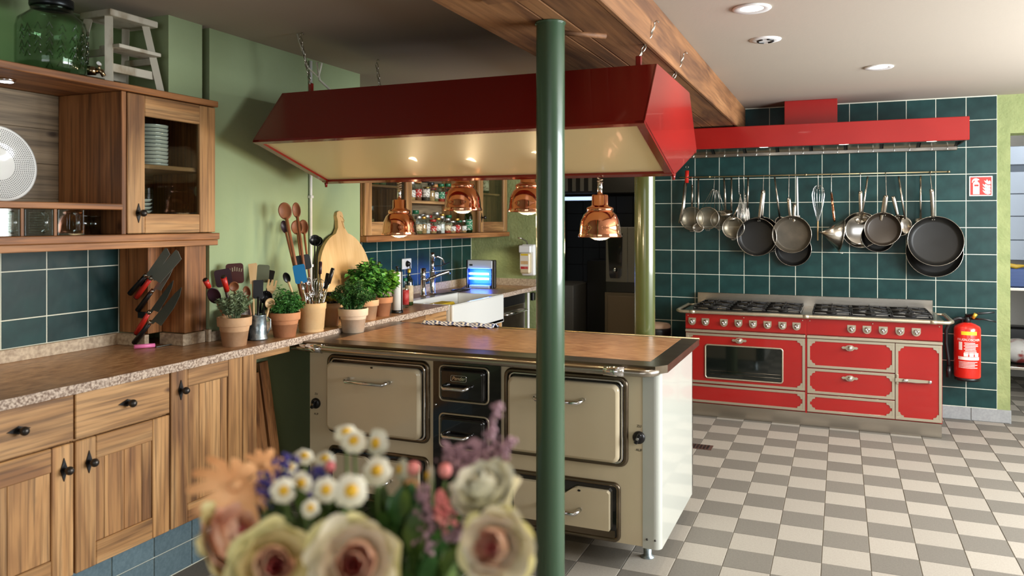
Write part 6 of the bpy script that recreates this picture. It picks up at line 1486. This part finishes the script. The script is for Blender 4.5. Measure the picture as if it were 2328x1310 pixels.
def rose(u, v_, D, rpx, label, up=.45, side=0, cols=('lime', 'cream', 'peachpink', 'pink'), seed=1):
    p = DP(u, v_, D); Rr = rpx * D / FPX; ax = facing(p, up, side); T = Matrix.Translation(p) @ frame_of(ax); rg = random.Random(seed)
    t = thing('rose', label, 'flower', tuple(p), G_B)
    layers = [(1.0, 5, .05, 1.05, 0), (.86, 6, .28, .85, 1 if len(cols) > 3 else 0), (.68, 6, .46, .7, 1), (.5, 5, .56, .62, 2), (.34, 5, .6, .55, 2), (.2, 4, .58, .6, 3), (.09, 3, .54, .9, 3)]
    for li, (lr, n, zt, wd, ci) in enumerate(layers):
        ph = rg.uniform(0, 6.28)
        for k in range(n):
            a0 = ph + 2 * math.pi * k / n + rg.uniform(-.15, .15); V = []; F = []; NU, NV = 8, 7; jit = rg.uniform(.84, 1.14); tl = rg.uniform(-.12, .12); half = math.pi / n * (1.35 if li < 5 else 1.6)
            for j in range(NV + 1):
                f = j / NV
                rr = Rr * lr * jit * (.25 + .75 * math.sin(min(1, f * 1.25) * math.pi / 2)); z = Rr * (-.55 + (zt + tl + .55) * f)
                if li < 3: rr += Rr * .16 * max(0, f - .7) / .3 * (1 if li < 2 else .6); z -= Rr * .14 * max(0, f - .75) / .25 * (2 - li) / 2
                else: rr *= 1 - .16 * max(0, f - .7) / .3
                wv = half * (math.sin((.2 + .8 * f) * math.pi * .62) if f < .93 else .93)
                if f > .93: wv *= .8
                for i in range(NU + 1):
                    s_ = -1 + 2 * i / NU; a = a0 + s_ * wv; edge_ = 1 - .12 * s_ * s_ * f
                    rr2 = rr * (1 + .07 * f * math.sin(3.1 * s_ + 1.7 * k + 2 * li)); V.append((rr2 * math.cos(a), rr2 * math.sin(a), z * 1 - Rr * .10 * s_ * s_ * f + Rr * .05 * f * math.sin(4 * s_ + 2.3 * k + li)))
            for j in range(NV):
                for i in range(NU): q = j * (NU + 1) + i; F.append([q, q + 1, q + NU + 2, q + NU + 1])
            MB().add(V, F, sm=True, T=T).obj('petal', PET[cols[min(ci, len(cols) - 1)]], t, recalc=False)
    MB().lathe([(0, -.75 * Rr), (.25 * Rr, -.62 * Rr), (.3 * Rr, -.45 * Rr), (0, -.4 * Rr)], n=12, T=T).obj('calyx', LEAF['bouquet'], t)
    stem_to(t, p - ax * Rr * .7, ax)
def daisy(u, v_, D, rpx, label, up=.55, side=0, pc='white', np_=16, cr=.36, seed=1, name='daisy', droop=.15):
    p = DP(u, v_, D); Rr = rpx * D / FPX; ax = facing(p, up, side); T = Matrix.Translation(p) @ frame_of(ax); rg = random.Random(seed)
    t = thing(name, label, 'flower', tuple(p), G_B); m = MB()
    for k in range(np_):
        a = 2 * math.pi * k / np_ + rg.uniform(-.1, .1); c_, s_ = math.cos(a), math.sin(a); w = Rr * math.pi / np_ * (1.15 if name == 'daisy' else .55); L = Rr * rg.uniform(.9, 1.05)
        pts = [(cr * .7 * Rr, w * .5, 0), (.62 * L, w, -.02 * Rr), (.93 * L, w * .75, -droop * Rr), (L, 0, -droop * 1.15 * Rr)]
        V = [(x_ * c_ - y_ * s_, x_ * s_ + y_ * c_, z_) for x_, y_, z_ in pts] + [(x_ * c_ + y_ * s_, x_ * s_ - y_ * c_, z_) for x_, y_, z_ in pts[:3]]
        m.add(V, [[0, 1, 5, 4], [1, 2, 6, 5], [2, 3, 6]], sm=True, T=T)
    m.obj('petals', PET[pc], t, recalc=False)
    MB().lathe([(cr * Rr, -.02 * Rr), (cr * Rr, .05 * Rr), (cr * .75 * Rr, .18 * Rr), (0, .24 * Rr)], n=16, T=T).obj('centre', PET['yellow'] if pc == 'white' else PET['peach'], t)
    stem_to(t, p, ax)
def sprig(u, v_, u2, v2, D, label, pc, name='heather_sprig', w=.006, n=70, seed=1):
    a, b = DP(u, v_, D), DP(u2, v2, D); rg = random.Random(seed); t = thing(name, label, 'flower', tuple(b), G_B); m = MB(); d = b - a
    for k in range(n):
        f = rg.random(); q = a + d * f + Vector((rg.gauss(0, w), rg.gauss(0, w), rg.gauss(0, w * .5))) * (.5 + .8 * f); m.sphere(q, rg.uniform(.0018, .0032), 6, 4)
    tag(m.obj('blossom', PET[pc], t), kind='stuff'); MB().tube([MOUTH - Vector((0, 0, .1)), (MOUTH + b) / 2, b, a], [.0016, .0016, .0014, .001], 5).obj('stem', GST, t)
rose(622, 1284, .74, 90, 'pale lime rose with deep pink heart, lower left in the bouquet', .35, .08, ('lime', 'lime', 'peachpink', 'rose'), 1)
rose(803, 1282, .74, 96, 'broad peach-pink rose in the lower middle of the bouquet', .35, -.03, ('lime', 'cream', 'peachpink', 'pink'), 2)
rose(1128, 1245, .76, 82, 'cream rose with pink heart at the lower right of the bouquet', .3, -.25, ('lime', 'cream', 'peachpink', 'pink'), 3)
rose(1102, 1112, .82, 72, 'white side-facing rose at the upper right of the bouquet', .9, -.5, ('cream', 'white', 'white', 'cream'), 4)
rose(522, 1225, .8, 78, 'blush side-facing rose at the left of the bouquet', .5, .6, ('lime', 'peachpink', 'peachpink', 'pink'), 5)
for i, (u, v_, D, r_, up, sd, lab) in enumerate((
    (645, 1116, .80, 30, .4, .1, 'daisy at the left, beside the violet statice'), (684, 1099, .84, 29, .5, .1, 'daisy just above the left one'), (741, 1114, .80, 31, .4, 0, 'daisy left of the largest one'),
    (798, 1116, .76, 40, .4, 0, 'largest white daisy in the middle of the bouquet'), (856, 1070, .82, 34, .6, -.1, 'cream daisy up and right of the largest one'), (854, 1008, .9, 34, .15, -.5, 'tall side-turned daisy at the top right'),
    (804, 1002, .9, 30, .9, -.1, 'tall daisy second from top'), (787, 982, .92, 28, 1.3, .1, 'topmost daisy of the bouquet'), (692, 1036, .92, 24, 1.2, .2, 'small daisy behind, at the upper left'), (738, 1042, .92, 24, 1.4, 0, 'small daisy behind, in the upper middle'),
    (908, 1068, .86, 27, .2, -.7, 'side-turned daisy above the peach blossom'), (973, 1082, .86, 26, .1, -.8, 'rightmost drooping daisy beside the heather'), (706, 1155, .78, 22, .5, .1, 'small yellowish daisy below the left ones'), (660, 1062, .9, 20, 1.0, .3, 'tiny daisy at the far upper left'))):
    daisy(u, v_, D, r_, 'white ' + lab if not lab.startswith(('largest', 'cream')) else lab, up, sd, 'white', 15, .38, i + 20, droop=.2)
daisy(532, 1108, .84, 100, 'large peach gerbera with long petals at the left edge of the bouquet', .7, .35, 'peach', 11, .16, 55, 'gerbera', .25)
daisy(600, 1062, .9, 60, 'second peach gerbera behind the large one', 1.0, .3, 'peach', 10, .16, 56, 'gerbera', .1)
for i, (u, v_, u2, v2, lab) in enumerate(((603, 1080, 607, 1140, 'violet statice spike between gerbera and daisies'), (652, 1040, 640, 1100, 'violet statice spike standing upright at upper left'), (722, 1065, 718, 1120, 'dark violet statice between the left daisies'), (705, 1100, 715, 1130, 'small violet statice below the daisies'))):
    sprig(u, v_, u2, v2, .86, lab, 'violet', 'statice_sprig', .008, 60, i)
for i, (u, v_, u2, v2, lab) in enumerate(((1135, 915, 1100, 1050, 'tallest mauve heather sprig at the right'), (1014, 1010, 1040, 1070, 'left mauve heather sprig before the black stove door'), (1046, 1012, 1055, 1070, 'short mauve heather sprig beside the left one'), (1078, 1000, 1090, 1060, 'mauve heather sprig in front of the lower stove handle'), (1160, 1000, 1120, 1060, 'pinkish heather sprig leaning right'), (960, 1100, 985, 1230, 'brownish heather sprig low among the leaves'), (1000, 1120, 1010, 1190, 'pink heather sprig above the cream rose'), (1075, 1190, 960, 1240, 'reddish heather sprig lying across the leaves'))):
    sprig(u, v_, u2, v2, .9 if i < 5 else .82, lab, 'mauve' if i != 6 else 'pink', 'heather_sprig', .0052, 110, i + 40)
for i, (u, v_, r_, pc, lab) in enumerate(((940, 1066, 15, 'pink', 'pink bud between two white daisies'), (1012, 1070, 15, 'pink', 'coral bud beside the heather'), (935, 1110, 18, 'peach', 'hanging peach blossom under the pink bud'), (750, 1062, 12, 'rose', 'tiny dark red bud between the daisies'), (1030, 1112, 12, 'white', 'tiny white bud next to the white rose'))):
    p = DP(u, v_, .86); t = thing('flower_bud', lab, 'flower', tuple(p), G_B); rr = r_ * .86 / FPX
    MB().lathe([(0, -rr * 1.2), (rr * .7, -rr * .8), (rr, 0), (rr * .8, rr * .8), (rr * .3, rr * 1.1), (0, rr * .9)], p, 14).obj('petals', PET[pc], t)
    stem_to(t, p - Vector((0, 0, rr)), Vector((0, 0, 1)))
# foliage between the flowers
lf = thing('bouquet_greenery', 'leafy greenery filling the bouquet between the flowers', 'leaves', tuple(MOUTH), None)
rg = random.Random(5)
for k in range(260):
    u, v_ = rg.uniform(600, 1120) if k % 3 else rg.uniform(840, 1040), rg.uniform(1090, 1320)
    if v_ < 1130 and (u < 640 or u > 1000): v_ += 60
    p = DP(u, v_, rg.uniform(.80, .97)); d = (p - MOUTH).normalized(); L = rg.uniform(.03, .06); W = L * rg.uniform(.12, .26)
    s_ = Vector((rg.gauss(0, 1), rg.gauss(0, 1), rg.gauss(0, .4))); s_ = (s_ - d * s_.dot(d)).normalized(); n_ = d.cross(s_)
    q = p - d * L
    m = MB().add([q, q + d * L * .35 + s_ * W, q + d * L * .75 + s_ * W * .8 + n_ * L * .08, p + n_ * L * .2, q + d * L * .75 - s_ * W * .8 + n_ * L * .08, q + d * L * .35 - s_ * W, q + d * L * .4 - n_ * L * .04], [[0, 1, 6], [1, 2, 6], [2, 3, 6], [3, 4, 6], [4, 5, 6], [5, 0, 6]], sm=True)
    m.obj('leaf', LEAF['bouquet' if k % 3 else 'dark'], lf, recalc=False)
for k in range(14):
    p = DP(rg.uniform(600, 1120), 1240, .88); MB().tube([MOUTH - Vector((0, 0, .1)), (MOUTH + p) / 2, p], .0018, 5).obj('stem', GST, lf)
for o in bpy.data.objects:
    if '_o' in o: del o['_o']
bpy.context.view_layer.update()
